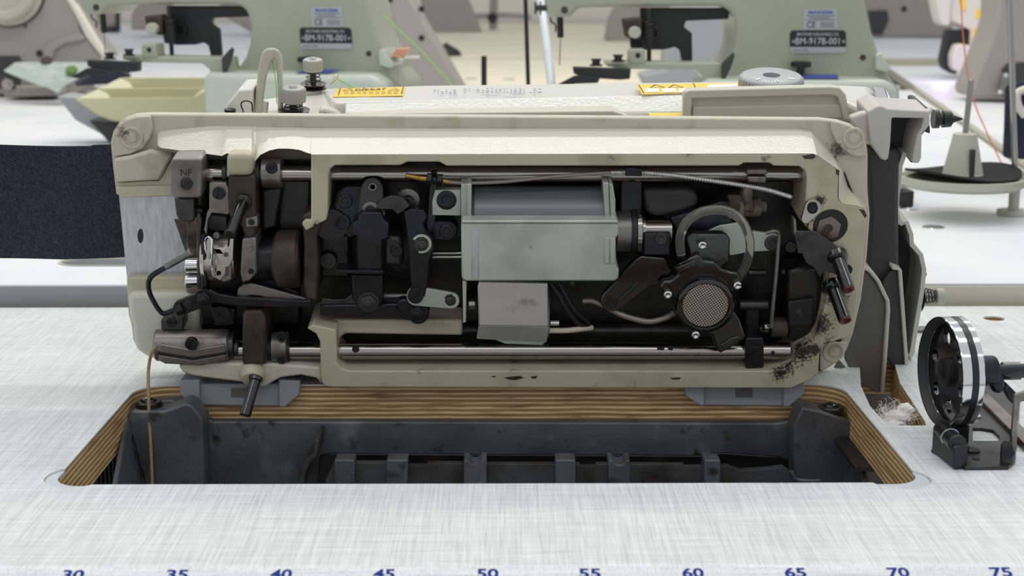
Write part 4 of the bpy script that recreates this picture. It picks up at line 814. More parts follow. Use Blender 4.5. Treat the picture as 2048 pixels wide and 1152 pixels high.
# stitch-length dial
dc = B(1544, 180, 140); k = FB.sc(1544, 180, 140); dd = (B(1544, 120, 140) - B(1544, 180, 140)).normalized(); 
dax = Vector((0, -.22, 1)).normalized(); dc = B(1543, 150, 140) - dax * 14.65
dl = part(MB().lathe(dc - dax * 6, dax, [(0, 23), (19, 23), (20, 22.2), (20.5, 21), (20.6, 6.5), (16, 6.2), (16, .1)], 64), 'stitch_dial', 'dial_grey')
m = MB(); u_, v_, d_ = basis(dax)
for i in range(46):
    a = 2 * PI * i / 46; q = dc + (u_ * math.cos(a) + v_ * math.sin(a)) * 23; m.cyl(q - dax * 6, q + dax * 12.4, 1.15, n=6)
part(m, 'grip_ridges', 'dial_grey', dl)
m = MB(); top_ = dc + dax * 14.65; DV = dax.cross(UX)
for i in range(17):
    a = math.radians(-150 + i * 7.5); r0 = 15.5 if i % 4 else 14; q = [top_ + UX * (math.cos(a) * r - math.sin(a) * s) + DV * (math.sin(a) * r + math.cos(a) * s) for r, s in ((r0, -.3), (20, -.3), (20, .3), (r0, .3))]; m.prism3(q, dax * .12)
part(m, 'dial_marks', 'white_print', dl)
for s_, a in (('2', -136), ('1', -84), ('0', -40)):
    a = math.radians(a); q = top_ + UX * math.cos(a) * 16.5 + DV * math.sin(a) * 16.5; tu = -UX * math.sin(a) + DV * math.cos(a); tv = -UX * math.cos(a) - DV * math.sin(a); text(s_, q + dax * .25, tu, tv, 4.6, 'white_print', dl, 'dial_number', bold=.02, th=.25)
# thread tension assemblies on the head
def tension(px, py, rp, d, sh):
    c = B(px, py, d); k = FB.sc(px, py, d); r = rp / k; ax = Vector((.03, -.2, 1)).normalized()
    t = part(MB().lathe(c, ax, [(0, r * .9), (0, r), (r * 1.05, r), (r * 1.2, r * .93), (r * 1.24, r * .3)], 48), 'tension_knob', 'knob_grey')
    u_, v_, _ = basis(ax); m = MB()
    for i in range(26):
        a = 2 * PI * i / 26; q = c + (u_ * math.cos(a) + v_ * math.sin(a)) * r * .985; m.cyl(q + ax * r * .03, q + ax * r * 1.1, r * .075, n=6)
    part(m, 'knob_ridges', 'knob_grey', t)
    part(MB().cyl(c - ax * sh, c, r * .32), 'tension_post', 'dark_steel', t)
    part(MB().helix(c - ax * sh, c, r * .95, r * .06, 4, R2=r * .6), 'tension_spring', 'dark_steel', t)
    part(MB().lathe(c - ax * (sh + .2), ax, [(0, r * 1.0), (.4, r * 1.25), (1, r * 1.1), (1.8, r * 1.35), (2.4, r * .9), (3, .3)], 40).lathe(c - ax * (sh + 2.8), ax, [(0, r * .9), (.6, r * 1.4), (1.2, r * 1.3), (1.6, r * .8)], 40), 'tension_discs', 'dark_steel', t)
    part(MB().cyl(c - ax * (sh + 14), c - ax * (sh + 2), r * .9), 'tension_base', 'arm_paint', t)
    q = c + ax * r * 1.25; part(MB().lathe(q, ax, [(0, r * .34), (1.2, r * .34), (1.2, r * .1)], 20), 'knob_nut', 'chrome', t)
tension(587, 203, 24, 118, 8); tension(626, 141, 19, 190, 12)
th1 = part(MB().tube([B(640, 172, 190), B(655, 168, 190), B(664, 160, 190), B(672, 151, 190), B(676, 153, 190), B(668, 164, 190), B(660, 170, 190)], .6), 'thread_guide', 'chrome')
part(MB().tube([B(487, 224, 100), B(482, 208, 100), B(490, 202, 100), B(503, 206, 100), B(505, 224, 100)], .5), 'thread_eyelet', 'black_steel')
part(MB().prism(FB, [(446, 226), (452, 211), (478, 179), (506, 178), (506, 232), (446, 232)], 116, 150), 'face_plate', 'arm_paint', bev=1.5)
part(MB().cyl(B(460, 224, 110), B(460, 218, 110), 4.2), 'face_screw', 'black_steel', bev=.4)
part(MB().cyl(B(529, 232, 100), B(532, 203, 100), 2), 'guide_post', 'chrome')
# take-up lever cover: arched flat loop
ow = [(506, 240), (511, 190), (517, 135), (524, 104), (534, 96), (550, 96), (560, 102), (565, 114), (566, 170), (567, 240)]
iw = [(556, 240), (555, 170), (553, 124), (549, 116), (543, 122), (534, 150), (528, 190), (524, 240)]
m = MB(); m.loft([[B(x, y, 120) for x, y in ow + iw], [B(x, y, 134) for x, y in ow + iw]]); part(m, 'take_up_cover', 'arm_plain', bev=2, seg=3)
# right end of the arm, chrome band, motor cover
part(MB().loft([[B(1690, 200, 100), B(1756, 232, 80), B(1756, 300, 80), B(1690, 300, 100)], [B(1600, 166, 200), B(1740, 172, 190), B(1790, 250, 190), B(1600, 300, 200)]]), 'arm_end', 'arm_paint', bev=4, seg=3)
part(MB().loft([[B(1762, 208, 110), B(1783, 209, 110), B(1783, 232, 110), B(1762, 232, 110)], [B(1742, 174, 170), B(1770, 175, 170), B(1782, 200, 170), B(1748, 200, 170)]]), 'chrome_band', 'chrome', bev=1.2)
MD = 60
mc = part(MB().prism(FB, [(1735, 224), (1744, 219), (1756, 212), (1766, 213), (1775, 218), (1860, 223), (1860, 250), (1852, 260), (1844, 269), (1843, 316), (1838, 327), (1824, 326), (1828, 300), (1834, 272), (1844, 254), (1848, 237), (1784, 236), (1781, 290), (1777, 317), (1772, 322), (1763, 319), (1740, 286)], MD, MD + 36), 'motor_cover', 'cover_grey', bev=1.6, seg=3)
part(MB().prism3([B(1756, 212, MD + 4), B(1775, 218, MD + 4), B(1859, 223, MD + 4), B(1866, 214, MD + 66), B(1776, 207, MD + 66), B(1740, 210, MD + 66)], -FB.v * 4), 'cover_top', 'cover_grey', mc, bev=1.2)
part(MB().prism(FB, [(1776, 222), (1856, 226), (1854, 258), (1842, 272), (1836, 325), (1822, 325), (1806, 304), (1796, 330), (1768, 330)], MD + 30, MD + 34), 'cover_back', 'cover_dark', mc)  # dark sheet that paints in the shadow inside the cover
part(MB().prism(FB, [(1700, 236), (1722, 228), (1740, 224), (1744, 290), (1730, 290), (1706, 250)], MD + 3, MD + 12), 'cover_cheek', 'cover_grey', mc, bev=1.5)
part(MB().lathe(B(1866, 238, MD + 70), FB.u, [(0, 7), (4, 7), (4, 4.5), (7, 4.5), (7, 6.5), (13, 6), (15, 3), (22, .5)], 24), 'cable_plug', 'rubber', mc)
part(MB().prism(FB, [(1842, 214), (1858, 216), (1862, 270), (1846, 262)], MD + 40, MD + 80), 'cover_side', 'cover_dark', mc, bev=2)
# casing behind the right end, coloured dark for the shade round the pulley
part(MB().prism(FB, [(1734, 300), (1800, 300), (1798, 420), (1800, 560), (1790, 700), (1760, 748), (1700, 748), (1730, 600), (1740, 430)], DP + 26, DP + 60), 'pulley_shade_casing', 'cover_dark', bev=3)
# ------------------------------------------------------------------ belt guard: grey shells standing on the table beside the machine
BG = thing('belt_guard', G(1780, 770), 'light grey belt guard of upright curved panels at the right end of the tipped machine', 'belt guard')
def wallstrip(pts, wpx, d0, d1):
    pts = [Vector((x, y, 0)) for x, y in pts]; L_ = []; n = len(pts)
    for i, p in enumerate(pts):
        t = (pts[min(i + 1, n - 1)] - pts[max(i - 1, 0)]).normalized(); L_.append((p.x + t.y * wpx, p.y - t.x * wpx))
    a = [B(p.x, p.y, d0) for p in pts]; b = [B(x, y, d0) for x, y in L_]; m = MB()
    A, Bq = m.loop(a), m.loop(b); C, D = m.loop([p + FB.w * (d1 - d0) for p in a]), m.loop([p + FB.w * (d1 - d0) for p in b])
    m.bridge(A, Bq, False); m.bridge(C, D, False); m.bridge(A, C, False); m.bridge(Bq, D, False); m.face([A[0], Bq[0], D[0], C[0]]); m.face([A[-1], Bq[-1], D[-1], C[-1]]); return m
edge1 = [(1806, 304), (1797, 330), (1792, 375), (1788, 425), (1796, 448), (1803, 452), (1810, 448), (1818, 470), (1820, 492), (1838, 512), (1844, 540), (1840, 580), (1830, 640), (1820, 705), (1812, 716)]
shell = [(1740, 310), (1790, 306)] + edge1 + [(1806, 728), (1790, 748), (1740, 748)]
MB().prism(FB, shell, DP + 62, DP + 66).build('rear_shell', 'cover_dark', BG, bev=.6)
m = wallstrip(edge1, 9, DP + 30, DP + 70); m.build('shell_edge', 'cover_grey', BG, bev=1)
MB().prism(FB, [(1806, 700), (1822, 712), (1832, 745), (1828, 757), (1806, 758)], DP + 30, DP + 34).build('foot', 'cover_grey', BG, bev=1)
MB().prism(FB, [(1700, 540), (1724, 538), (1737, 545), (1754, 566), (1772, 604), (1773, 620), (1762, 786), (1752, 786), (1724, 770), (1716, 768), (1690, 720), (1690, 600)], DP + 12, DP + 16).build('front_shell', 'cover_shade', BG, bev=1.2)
wallstrip([(1722, 538), (1737, 545), (1754, 566), (1772, 604), (1773, 620), (1762, 786)], 8, DP + 9, DP + 24).build('front_shell_edge', 'cover_grey', BG, bev=1)
MB().prism(FB, [(1666, 742), (1678, 720), (1720, 768), (1700, 768), (1680, 762)], DP + 10, DP + 14).build('corner_gusset', 'cover_shade', BG, bev=1.5)
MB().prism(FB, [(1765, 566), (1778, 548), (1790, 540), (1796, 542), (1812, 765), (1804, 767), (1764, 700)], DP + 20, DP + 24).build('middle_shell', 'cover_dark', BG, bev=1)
wallstrip([(1784, 539), (1797, 541), (1813, 766)], 7, DP + 17, DP + 28).build('middle_shell_edge', 'cover_grey', BG, bev=1)
# ------------------------------------------------------------------ denim, fixings and thread stand on the tables behind
def dpt(x, y, d): return B(x, y, d)
m = MB(); NX, NY = 40, 14; rows = []
for j in range(NY + 1):
    row = []
    for i in range(NX + 1):
        x = -70 + (262 + 70) * i / NX; f = j / NY
        yt = 290 + 3 * math.sin(x * .012) - (2 if x > 180 else 0); yb_ = 519 - 2.5 * math.cos(x * .013) - max(0, (x - 120)) * .055
        row.append(B(x, yt + (yb_ - yt) * f, DP + 13 + 1.6 * math.sin(x * .02 + f * 1.5)))
    rows.append(m.loop(row))
back = [m.loop([v.co + FB.w * 1.3 for v in r]) for r in rows]
for A_, B_ in ((rows, 0), (back, 0)):
    for j in range(NY): m.bridge(A_[j], A_[j + 1], False)
m.bridge(rows[0], back[0], False); m.bridge(rows[-1], back[-1], False)
for j in range(NY): m.face([rows[j][0], rows[j + 1][0], back[j + 1][0], back[j][0]]); m.face([rows[j][-1], rows[j + 1][-1], back[j + 1][-1], back[j][-1]])
tag(m.build('denim_strip', 'denim'), 'dark navy denim strip sticking out level from the left end of the tipped machine', 'fabric')
# next table, a little higher, its grey front edge facing us
Z2 = 17.5
YE = 1271
T2 = thing('sewing_table', (0, 1700, -735), 'glossy white sewing table behind the tipped machine, its grey edge showing at left', 'table')
pk = circ((G(215, 523, Z2).x, G(215, 523, Z2).y, 0), 1, UX, UY)
pa, pb_ = G(168, 523, Z2), G(330, 523, Z2)
pocket = lambda z, r: [Vector((pa.x + r * math.cos(math.radians(a)), pa.y + r * math.sin(math.radians(a)), z)) for a in range(90, 271, 12)] + [Vector((pb_.x + r * math.cos(math.radians(a)), pb_.y + r * math.sin(math.radians(a)), z)) for a in range(-90, 91, 12)]
m = MB(); E1, E2 = G(2060, 330, 30), G(1768, 132, 30); xs_ = E1.x + (E2.x - E1.x) * (3500 - E1.y) / (E2.y - E1.y)
q = lambda z: [Vector((-1700, YE, z)), Vector((530, YE, z)), Vector((E1.x, E1.y, z)), Vector((xs_, 3500, z)), Vector((-1700, 3500, z))]
m.plate3([q(Z2 - 1.5), pocket(Z2 - 1.5, 22)], UX, UY, UZ, 1.5); m.build('table_top', 'table_far', T2)
m = MB(); m.plate3([q(Z2 - 22), pocket(Z2 - 22, 20)], UX, UY, UZ, 20.5); m.build('board', 'edge_grey', T2)
m = MB(); m.loft([pocket(Z2 + .6, 24), pocket(Z2 + .6, 21.5), pocket(Z2 - 6, 20.5)], caps=False); m.build('pocket_rim', 'edge_cream', T2)
MB().prism3(pocket(Z2 - 16, 20), (0, 0, 2)).build('pocket_floor', 'table_far', T2)
MB().box((500, YE - 1, 5), (560, 2, 21)).build('edge_strip', 'edge_cream', T2, bev=.5)
for x in (-1640, 500):
    for y in (1330, 3400): MB().box((x, y, -370), (40, 40, 730)).build('leg', 'leg_metal', T2)
for (px, py, lab_) in ((1819, 417, 'small round steel cap on the white table left of the thread stand'), (1867, 455, 'round steel cap on the white table, nearer the viewer than the other cap')):
    p = G(px, py, Z2); tag(MB().lathe(p, UZ, [(0, 12), (1, 11.6), (2.2, 8), (2.6, 3), (2.7, .1)], 32).build('screw_cap', 'chrome'), lab_, 'cap')
p = G(1806, 412, Z2); bk = thing('clamp_block', p, 'small grey metal block with a nut partly hidden behind the belt guard', 'clamp')
MB().box(p + Vector((-8, 20, 9)), (40, 44, 18)).build('block', 'dark_steel', bk, bev=1.5)
MB().cyl(p + Vector((0, 14, 18)), p + Vector((0, 14, 26)), 8, n=6).build('nut', 'bright_steel', bk, bev=.6); MB().cyl(p + Vector((-6, 16, 18)), p + Vector((-6, 16, 46)), 4).build('stud', 'rubber', bk)
# thread stand: tray, felt, cone, pin and the tall pole
YS = 1640
tc_ = F0.at(1925, 352, YS)
TS = thing('thread_stand', (tc_.x, YS, Z2), 'thread stand with black felt pad on a round cream tray, steel pin and tall pole', 'thread stand')
MB().lathe(tc_ - UZ * 12, UZ, [(0, 62), (4, 69), (12, 70), (12, 66), (10, 64), (10, .1)], 64).build('tray', 'stand_grey', TS, ang=40)
mm_ = MB(); LO = []
for k_ in range(13):
    r_ = 63 * (k_ / 12) if k_ else .1
    LO.append([tc_ + Vector((r_ * math.cos(a), r_ * math.sin(a), 2 + 5 * (k_ / 12) ** 2 * (1 + math.sin(2 * a + .6)) * .9)) for a in [2 * PI * i / 48 for i in range(48)]])
bot = [[p - UZ * 2.5 for p in l] for l in LO[::-1]]
mm_.loft(LO + bot, True).build('felt_pad', 'felt', TS)
MB().lathe(tc_ + UZ * 1, UZ, [(0, 24), (2, 22), (42, 13.5), (46, 13), (47, 11), (47, 2)], 40).build('spool_cone', 'stand_grey', TS)
MB().box(tc_ + Vector((3, -20.5, 17)), (5, 6, 30)).build('cone_slot', 'cover_dark', TS)
MB().cyl(tc_ + UZ * 47, tc_ + Vector((3, 0, 107)), 3.2).build('spool_pin', 'bright_steel', TS, bev=.5)
pp = F0.at(2032, 345, YS + 10)
MB().tube([F0.at(2030, 345, YS + 10), F0.at(2027, 250, YS + 10), F0.at(2023, 100, YS + 10), F0.at(2018, -60, YS + 10)], 3.4).build('pole', 'steel_rod' if 'steel_rod' in MATS else 'bright_steel', TS)
MB().box(pp + Vector((2, 0, -6)), (26, 22, 18)).build('pole_clamp', 'stand_grey', TS, bev=2)
MB().box(tc_ + Vector((46, 14, -8)), (50, 14, 8)).build('tray_arm', 'stand_grey', TS, bev=1.5)
MB().cyl(Vector((pp.x, pp.y, Z2)), pp - UZ * 12, 6).build('post', 'stand_grey', TS); MB().cyl(Vector((pp.x, pp.y, Z2)), Vector((pp.x, pp.y, Z2 + 6)), 18).build('foot', 'stand_grey', TS, bev=1)
# ------------------------------------------------------------------ thread tensioner and bobbin winder at the right
tp = G(1838, 664); TT = thing('thread_tensioner', tp, 'small thread tensioner with spring and knurled knob peeping out past the belt guard', 'tensioner')
YT = tp.y
MB().box(tp + Vector((-6, 4, 1.2)), (30, 14, 2.4)).build('base_plate', 'grey_steel', TT, bev=.4)
MB().box(tp + Vector((-10, 6, 22)), (4, 10, 42)).build('post', 'grey_steel', TT, bev=.8)
ta = F0.at(1840, 592, YT); tb_ = F0.at(1890, 593, YT)
MB().cyl(ta - UX * 4, tb_, 2.2).build('stem', 'grey_steel', TT)
MB().lathe(ta - UX * 3, UX, [(0, 6), (.6, 11), (1.6, 10), (3, 10), (3.6, 12.5), (4.4, 11), (5, 5)], 40).build('discs', 'black_steel', TT)
MB().helix(F0.at(1848, 592, YT), F0.at(1872, 593, YT), 6.4, .55, 4, R2=4.6).build('spring', 'soft_black', TT)
MB().lathe(F0.at(1871, 593, YT), UX, [(0, 5.6), (.4, 6.6), (6.2, 6.6), (6.6, 6), (6.6, 2)], 36).build('knurled_knob', 'knob_grey', TT)
MB().tube([F0.at(1838, 575, YT), F0.at(1846, 560, YT), F0.at(1852, 548, YT), F0.at(1848, 544, YT), F0.at(1842, 556, YT), F0.at(1838, 570, YT)], .7).build('thread_eye', 'grey_steel', TT)
# winder
Wc = F0.at(1879, 745, 880); ax = Vector((math.cos(math.radians(7)), math.sin(math.radians(7)), 0))
W = thing('bobbin_winder', (Wc.x + 20, 880, 0), 'bobbin winder with spoked steel wheel and dark bracket screwed to the table at right', 'bobbin winder')
m = MB(); R_ = 34.5; wd = 13.5
m.lathe(Wc, ax, [(0, R_ - .3), (.6, R_), (wd * .42, R_), (wd * .45, R_ - .7), (wd * .72, R_ - .7), (wd * .75, R_), (wd, R_), (wd + .4, R_ - .5), (wd + .4, R_ - 4), (5, R_ - 4), (1, R_ - 2.2), (0, R_ - 1.6), (0, R_ - .3)], 72, False)
wheel = m.build('wheel_rim', 'chrome', W, ang=25)
MB().lathe(Wc - ax * .15, ax, [(0, R_ - .7), (0, R_ - 1.8), (1, R_ - 2.5), (5.2, R_ - 4.3)], 72, False).build('wheel_dish', 'soft_black', W)
m = MB(); u_, v_, _ = basis(ax); tl_ = []
m.lathe(Wc + ax * (wd * .44), ax, [(0, R_ - .8), (.1, R_ - .2), (wd * .3 - .1, R_ - .2), (wd * .3, R_ - .8)], 72, False); m.build('tyre_groove', 'rubber', W)
wc = Wc + ax * 5.5
ou = circ(wc, R_ - 2.5, u_, v_, 60); hs_ = [circ(wc + (u_ * math.cos(a) + v_ * math.sin(a)) * 21, 4.6, u_, v_, 20) for a in [2 * PI * i / 6 + .3 for i in range(6)]]
MB().plate3([ou] + hs_, u_, v_, u_.cross(v_), 2.5).build('wheel_web', 'gloss_black', W)
MB().lathe(wc - ax * 3.5, ax, [(0, 8), (.6, 9), (6, 9.6), (6, 3), (0, 4)], 36).build('hub', 'soft_black', W)
MB().cyl(Wc + ax * 7, Wc + ax * 60, 3.6).build('spindle', 'soft_black', W)
hb = F0.at(1930, 757, 885)
hw = MB().lathe(Wc + ax * (wd + 1), ax, [(0, 9.5), (20, 9.5), (21, 9)], 36).build('bearing_tube', 'black_steel', W)
MB().lathe(F0.at(2004, 742, 888), UX, [(0, 5.6), (11, 5.6), (11.2, 4.6), (80, 4.6)], 28).build('winder_shaft', 'gloss_black', W)
MB().prism(F0, [(1980, 728), (1994, 728), (2010, 758), (2012, 776), (2004, 788), (1990, 788), (1978, 768), (1970, 740)], 878, 894).build('clutch_arm', 'black_steel', W, bev=2)
MB().prism(F0, [(1918, 745), (1962, 745), (1960, 764), (1944, 778), (1936, 850), (1930, 900), (1905, 905), (1908, 840), (1922, 790)], 884, 900).build('bracket', 'black_steel', W, bev=2)
MB().prism(F0, [(1908, 842), (1932, 836), (1940, 850), (1938, 886), (1912, 890)], 868, 872).build('bracket_cheek', 'black_steel', W, bev=1)
# base plate with a U-shaped window and turned-up ear
zb = 0; bp_ = [G(1862, 905), G(1930, 941), G(2016, 940), G(2030, 928), G(2040, 800), G(1968, 765), G(1934, 790), G(1900, 850)]
win = [G(1945, 888), G(1998, 888), G(1998, 878), G(1985, 866), G(1962, 862), G(1945, 862)]
MB().plate3([atz(bp_, .1), atz(win, .1)], UX, UY, UZ, 2).build('base_plate', 'dark_steel', W, bev=.3)
e = G(2020, 934)
MB().prism(F0, [(2002, 934), (2018, 936), (2026, 930), (2028, 896), (2022, 884), (2012, 882), (2004, 890), (2002, 910)], e.y, e.y + 2.2).build('plate_ear', 'dark_steel', W, bev=.4)
MB().cyl(F0.at(2017, 905, e.y + 3), F0.at(2017, 905, e.y - 1.2), 3.4).build('pivot', 'black_steel', W)
MB().prism(F0, [(2030, 790), (2052, 782), (2060, 800), (2036, 806), (2034, 900), (2026, 912), (2022, 890)], e.y + 4, e.y + 7).build('trip_lever', 'grey_steel', W, bev=.5)
MB().prism(F0, [(2012, 765), (2032, 785), (2036, 800), (2030, 812), (2018, 800), (2008, 780)], 880, 886).build('link', 'black_steel', W, bev=.6)
rl1, rl2 = G(1952, 806), G(2050, 905)
MB().prism3([rl1, rl1 + Vector((10, 6, 0)), rl2 + Vector((10, 6, 0)), rl2], (0, 0, 5)).build('guide_rail', 'grey_steel', W, bev=.6)
for (px, py, nm) in ((1948, 834, 'chrome'), (1945, 903, 'rubber')):
    p = G(px, py, 2); MB().lathe(p, UZ, [(0, 4.6), (1.2, 4.6), (2.6, 3.2), (3, .1)], 20).build('screw', nm, W)
p = G(1952, 917, 2.2); MB().cyl(p, p + UZ * .3, 2.2).build('plate_hole', 'soft_black', W)
# brake pad block under the wheel
k0 = [(1856, 858), (1870, 850), (1934, 890), (1935, 938), (1906, 942), (1856, 900)]
MB().loft([[G(1862, 905) + UZ * .5, G(1908, 942) + UZ * .5, G(1934, 938) + UZ * .5, G(1900, 880) + UZ * .5], [G(1862, 905) + UZ * 14, G(1905, 942) + UZ * 15, G(1934, 938) + UZ * 15, G(1900, 880) + UZ * 14]]).build('brake_block', 'soft_black', W, bev=2, seg=3)
q0, q1 = G(1872, 905) + Vector((3, 2, 14)), G(1916, 942) + Vector((0, 4, 15))
MB().cyl(q0, q1, 5.4, n=32).build('brake_roller', 'rubber', W, bev=1)
pm = q0.lerp(q1, .55); dr = (q1 - q0).normalized(); MB().lathe(pm, dr, [(0, 5.5), (.3, 5.7), (1, 5.7), (1.2, 5.5)], 32).build('roller_band', 'chrome', W)
# thread run of loose fluff in the belt slot
m = MB(); random.seed(11); bc = G(1782, 832) + UZ * -6
def blob(m, c, rx, ry, rz, sd):
    n = 20; L_ = []
    for j in range(1, 12):
        th = PI * j / 12; row = []
        for i in range(n):
            ph = 2 * PI * i / n; dv_ = Vector((math.sin(th) * math.cos(ph), math.sin(th) * math.sin(ph), math.cos(th))); k_ = 1 + .3 * noise.noise(dv_ * 2 + Vector((sd, 0, 0)))
            row.append(c + Vector((dv_.x * rx, dv_.y * ry, dv_.z * rz)) * k_)
        L_.append(row)
    m.loft(L_)
blob(m, bc, 10, 8, 4.5, 1); blob(m, bc + Vector((6, 5, 4)), 8, 7, 4, 4); blob(m, bc + Vector((12, 9, 8)), 5, 5, 4, 8)
for i in range(260):
    p = bc + Vector((random.uniform(-8, 14), random.uniform(-6, 10), random.uniform(0, 9))); d_ = Vector((random.gauss(.3, 1), random.gauss(0, 1), random.gauss(.7, .8))).normalized() * random.uniform(4, 11)
    e_ = Vector((random.gauss(0, 1), random.gauss(0, 1), random.gauss(0, 1))) * 2; m.tube([p, p + d_ * .5 + e_, p + d_], .09, 3, 2)
ft = m.build('lint_tuft', 'wool'); tag(ft, 'tuft of white lint caught in the belt slot beside the steel wheel', 'lint')
MB().box((G(1790, 830).x, G(1790, 830).y + 8, -30), (60, 60, 3)).build('slot_shade_sheet', 'soft_black', T)  # added black sheet, paints the darkness under the open slot
# ------------------------------------------------------------------ sage green bar-tacking machines
YM = 1900
def bartacker(lab):
    o = F0.at(1600, 367, YM); R = thing('bartacking_machine', (o.x, YM, Z2), lab, 'sewing machine', 'green machines behind')
    def b(m, nm, mt, p=None, **k): return m.build(nm, mt, p or R, **k)
    body = [(1468, 35), (1472, 60), (1468, 95), (1456, 125), (1436, 150), (1405, 164), (1405, 367), (1800, 367), (1800, 178), (1776, 150), (1774, 125), (1760, 112), (1742, 60), (1730, 0), (1715, -90), (1085, -90), (1092, -10), (1098, 34), (1141, 35), (1157, 16), (1300, 13), (1440, 12), (1460, 20)]
    b(MB().prism(F0, body, YM, YM + 110), 'casting', 'sage', bev=5, seg=3)
    b(MB().prism(F0, [(1404, 166), (1420, 158), (1770, 160), (1790, 168), (1798, 182), (1800, 382), (1404, 382)], YM - 60, YM + 20), 'bed', 'sage_light', bev=9, seg=4)
    b(MB().prism(F0, [(1752, 110), (1764, 104), (1768, 120), (1782, 134), (1776, 146), (1752, 140)], YM - 8, YM + 60), 'flange', 'sage_light', bev=2)
    b(MB().cylw(F0, 1726, 115, 6, YM - .8, YM + 2), 'bolt_hole', 'brown_cast')
    b(MB().cylw(F0, 1129, 20, 7, YM - .8, YM + 2), 'head_screw', 'cover_dark')
    b(MB().lathe(F0.at(1601, 150, YM - 14), UZ, [(0, 5), (10, 5), (10, 12), (11, 13), (16, 13), (17, 11), (17, .1)], 28), 'lock_knob', 'rubber')
    # number plate with lettering
    pa_ = [(1580, 102), (1580, 67), (1584, 61), (1688, 61), (1692, 67), (1692, 102)]
    pl_ = b(MB().prism(F0, pa_, YM - 1.2, YM), 'number_plate', 'label_black')
    b(MB().prism(F0, [(1580, 94), (1692, 94), (1692, 103), (1688, 106), (1584, 106), (1580, 103)], YM - 1.5, YM), 'plate_foot', 'label_silver', pl_)
    k = F0.sc(1636, 80, YM); P_ = lambda x, y: F0.at(x, y, YM - 1.2)
    text('', P_(1636, 83), UX, UZ, 1, 'ink_silver', pl_, 'plate_lettering', th=.15, rows=[('BM-917B-001', 0, 0, 13 / k)], width=88 / k, bold=.0)
    text('', P_(1636, 69), UX, UZ, 1, 'ink_silver', pl_, 'maker_lettering', rows=[('BROTHER INDUSTRIES,LTD.', 0, 0, 6 / k)], width=84 / k, bold=0)
    text('', F0.at(1601, 100.5, YM - 1.5), UX, UZ, 1, 'ink_black', pl_, 'origin_lettering', rows=[('MADE IN CHINA', 0, 0, 3.6 / k)], width=32 / k)
    for x in (1587, 1687): b(MB().cylw(F0, x, 83, 3, YM - 2.2, YM - 1), 'rivet', 'bright_steel', pl_)
    sl = b(MB().prism(F0, [(1607, 59), (1607, 18), (1675, 18), (1675, 59)], YM - .8, YM), 'rating_plate', 'label_silver')
    text('', F0.at(1641, 25, YM - .8), UX, UZ, 1, 'ink_blue', sl, 'rating_heading', rows=[('MARSEM', 0, 0, 6 / k)], width=48 / k, bold=.03)
    text('', F0.at(1622, 50, YM - .8), UX, UZ, 1, 'ink_black', sl, 'conformity_mark', rows=[('CE', 0, 0, 12 / k)], width=18 / k, bold=.01)
    m = MB()
    for (x0, x1, y) in ((1613, 1670, 31), (1620, 1660, 35), (1612, 1670, 39), (1640, 1670, 45), (1640, 1668, 49), (1640, 1670, 53)):
        m.prism(F0, [(x0, y), (x1, y), (x1, y + 1.2), (x0, y + 1.2)], YM - 1, YM - .9)
    b(m, 'fine_print', 'cover_dark', sl)
    st = b(MB().loft([[F0.at(1607, 157, YM - 54), F0.at(1678, 157, YM - 54), F0.at(1674, 149, YM - 10), F0.at(1606, 149, YM - 10)], [p + UZ * .4 for p in (F0.at(1607, 157, YM - 54), F0.at(1678, 157, YM - 54), F0.at(1674, 149, YM - 10), F0.at(1606, 149, YM - 10))]]), 'blue_sticker', 'ink_blue')
    # clamp arm, boss, black lever plate and spring
    b(MB().prism(F0, [(1212, 124), (1260, 124), (1330, 125), (1444, 126), (1450, 168), (1412, 168), (1404, 150), (1390, 139), (1240, 138), (1212, 132)], YM - 40, YM + 10), 'clamp_arm', 'sage', bev=2)
    b(MB().prism(F0, [(1258, 128), (1258, 104), (1264, 98), (1290, 98), (1292, 126)], YM - 42, YM - 10), 'arm_boss', 'sage', bev=2); b(MB().cylw(F0, 1276, 111, 5, YM - 43, YM - 30), 'boss_hole', 'rubber')
    b(MB().prism(F0, [(1281, 16), (1458, 16), (1458, 38), (1372, 42), (1368, 54), (1384, 66), (1385, 122), (1364, 122), (1360, 100), (1350, 94), (1330, 99), (1290, 100), (1262, 96), (1258, 60), (1281, 46)], YM + 20, YM + 34), 'lifting_lever', 'soft_black', bev=1.2)
    b(MB().ring(F0, 1305, 67, 14, 9, YM + 14, YM + 20), 'lever_eye', 'soft_black')
    b(MB().helix(F0.at(1297, 44, YM - 6), F0.at(1298, 96, YM - 6), 6.5, 1.5, 9, per=12), 'return_spring', 'soft_black')
    b(MB().cylx(F0, 1293, 1301, 110, 3, YM - 6) if False else MB().cyl(F0.at(1298, 16, YM - 6), F0.at(1298, 125, YM - 6), 3), 'spring_rod', 'soft_black')
    b(MB().cylw(F0, 1270, 65, 12, YM - 26, YM - 14), 'round_knob', 'stand_grey', bev=1); b(MB().prism(F0, [(1244, 38), (1284, 34), (1284, 80), (1250, 74)], YM - 12, YM + 12), 'clamp_gear', 'brown_cast', bev=3)
    b(MB().prism(F0, [(1146, 134), (1262, 138), (1260, 158), (1240, 160), (1180, 156), (1148, 148)], YM - 60, YM - 44), 'work_clamp', 'soft_black', bev=1.2)
    b(MB().prism(F0, [(1110, 172), (1148, 152), (1160, 150), (1200, 156), (1196, 166), (1150, 168), (1130, 174)], YM - 64, YM - 58), 'clamp_foot', 'soft_black', bev=.8)
    for (x, y) in ((1192, 132), (1236, 124)): b(MB().lathe(F0.at(x, y, YM - 50), UZ, [(0, 8), (2, 8), (2, 5), (7, 5), (7, 6.5), (9, 6.5)], 16), 'clamp_screw', 'soft_black')
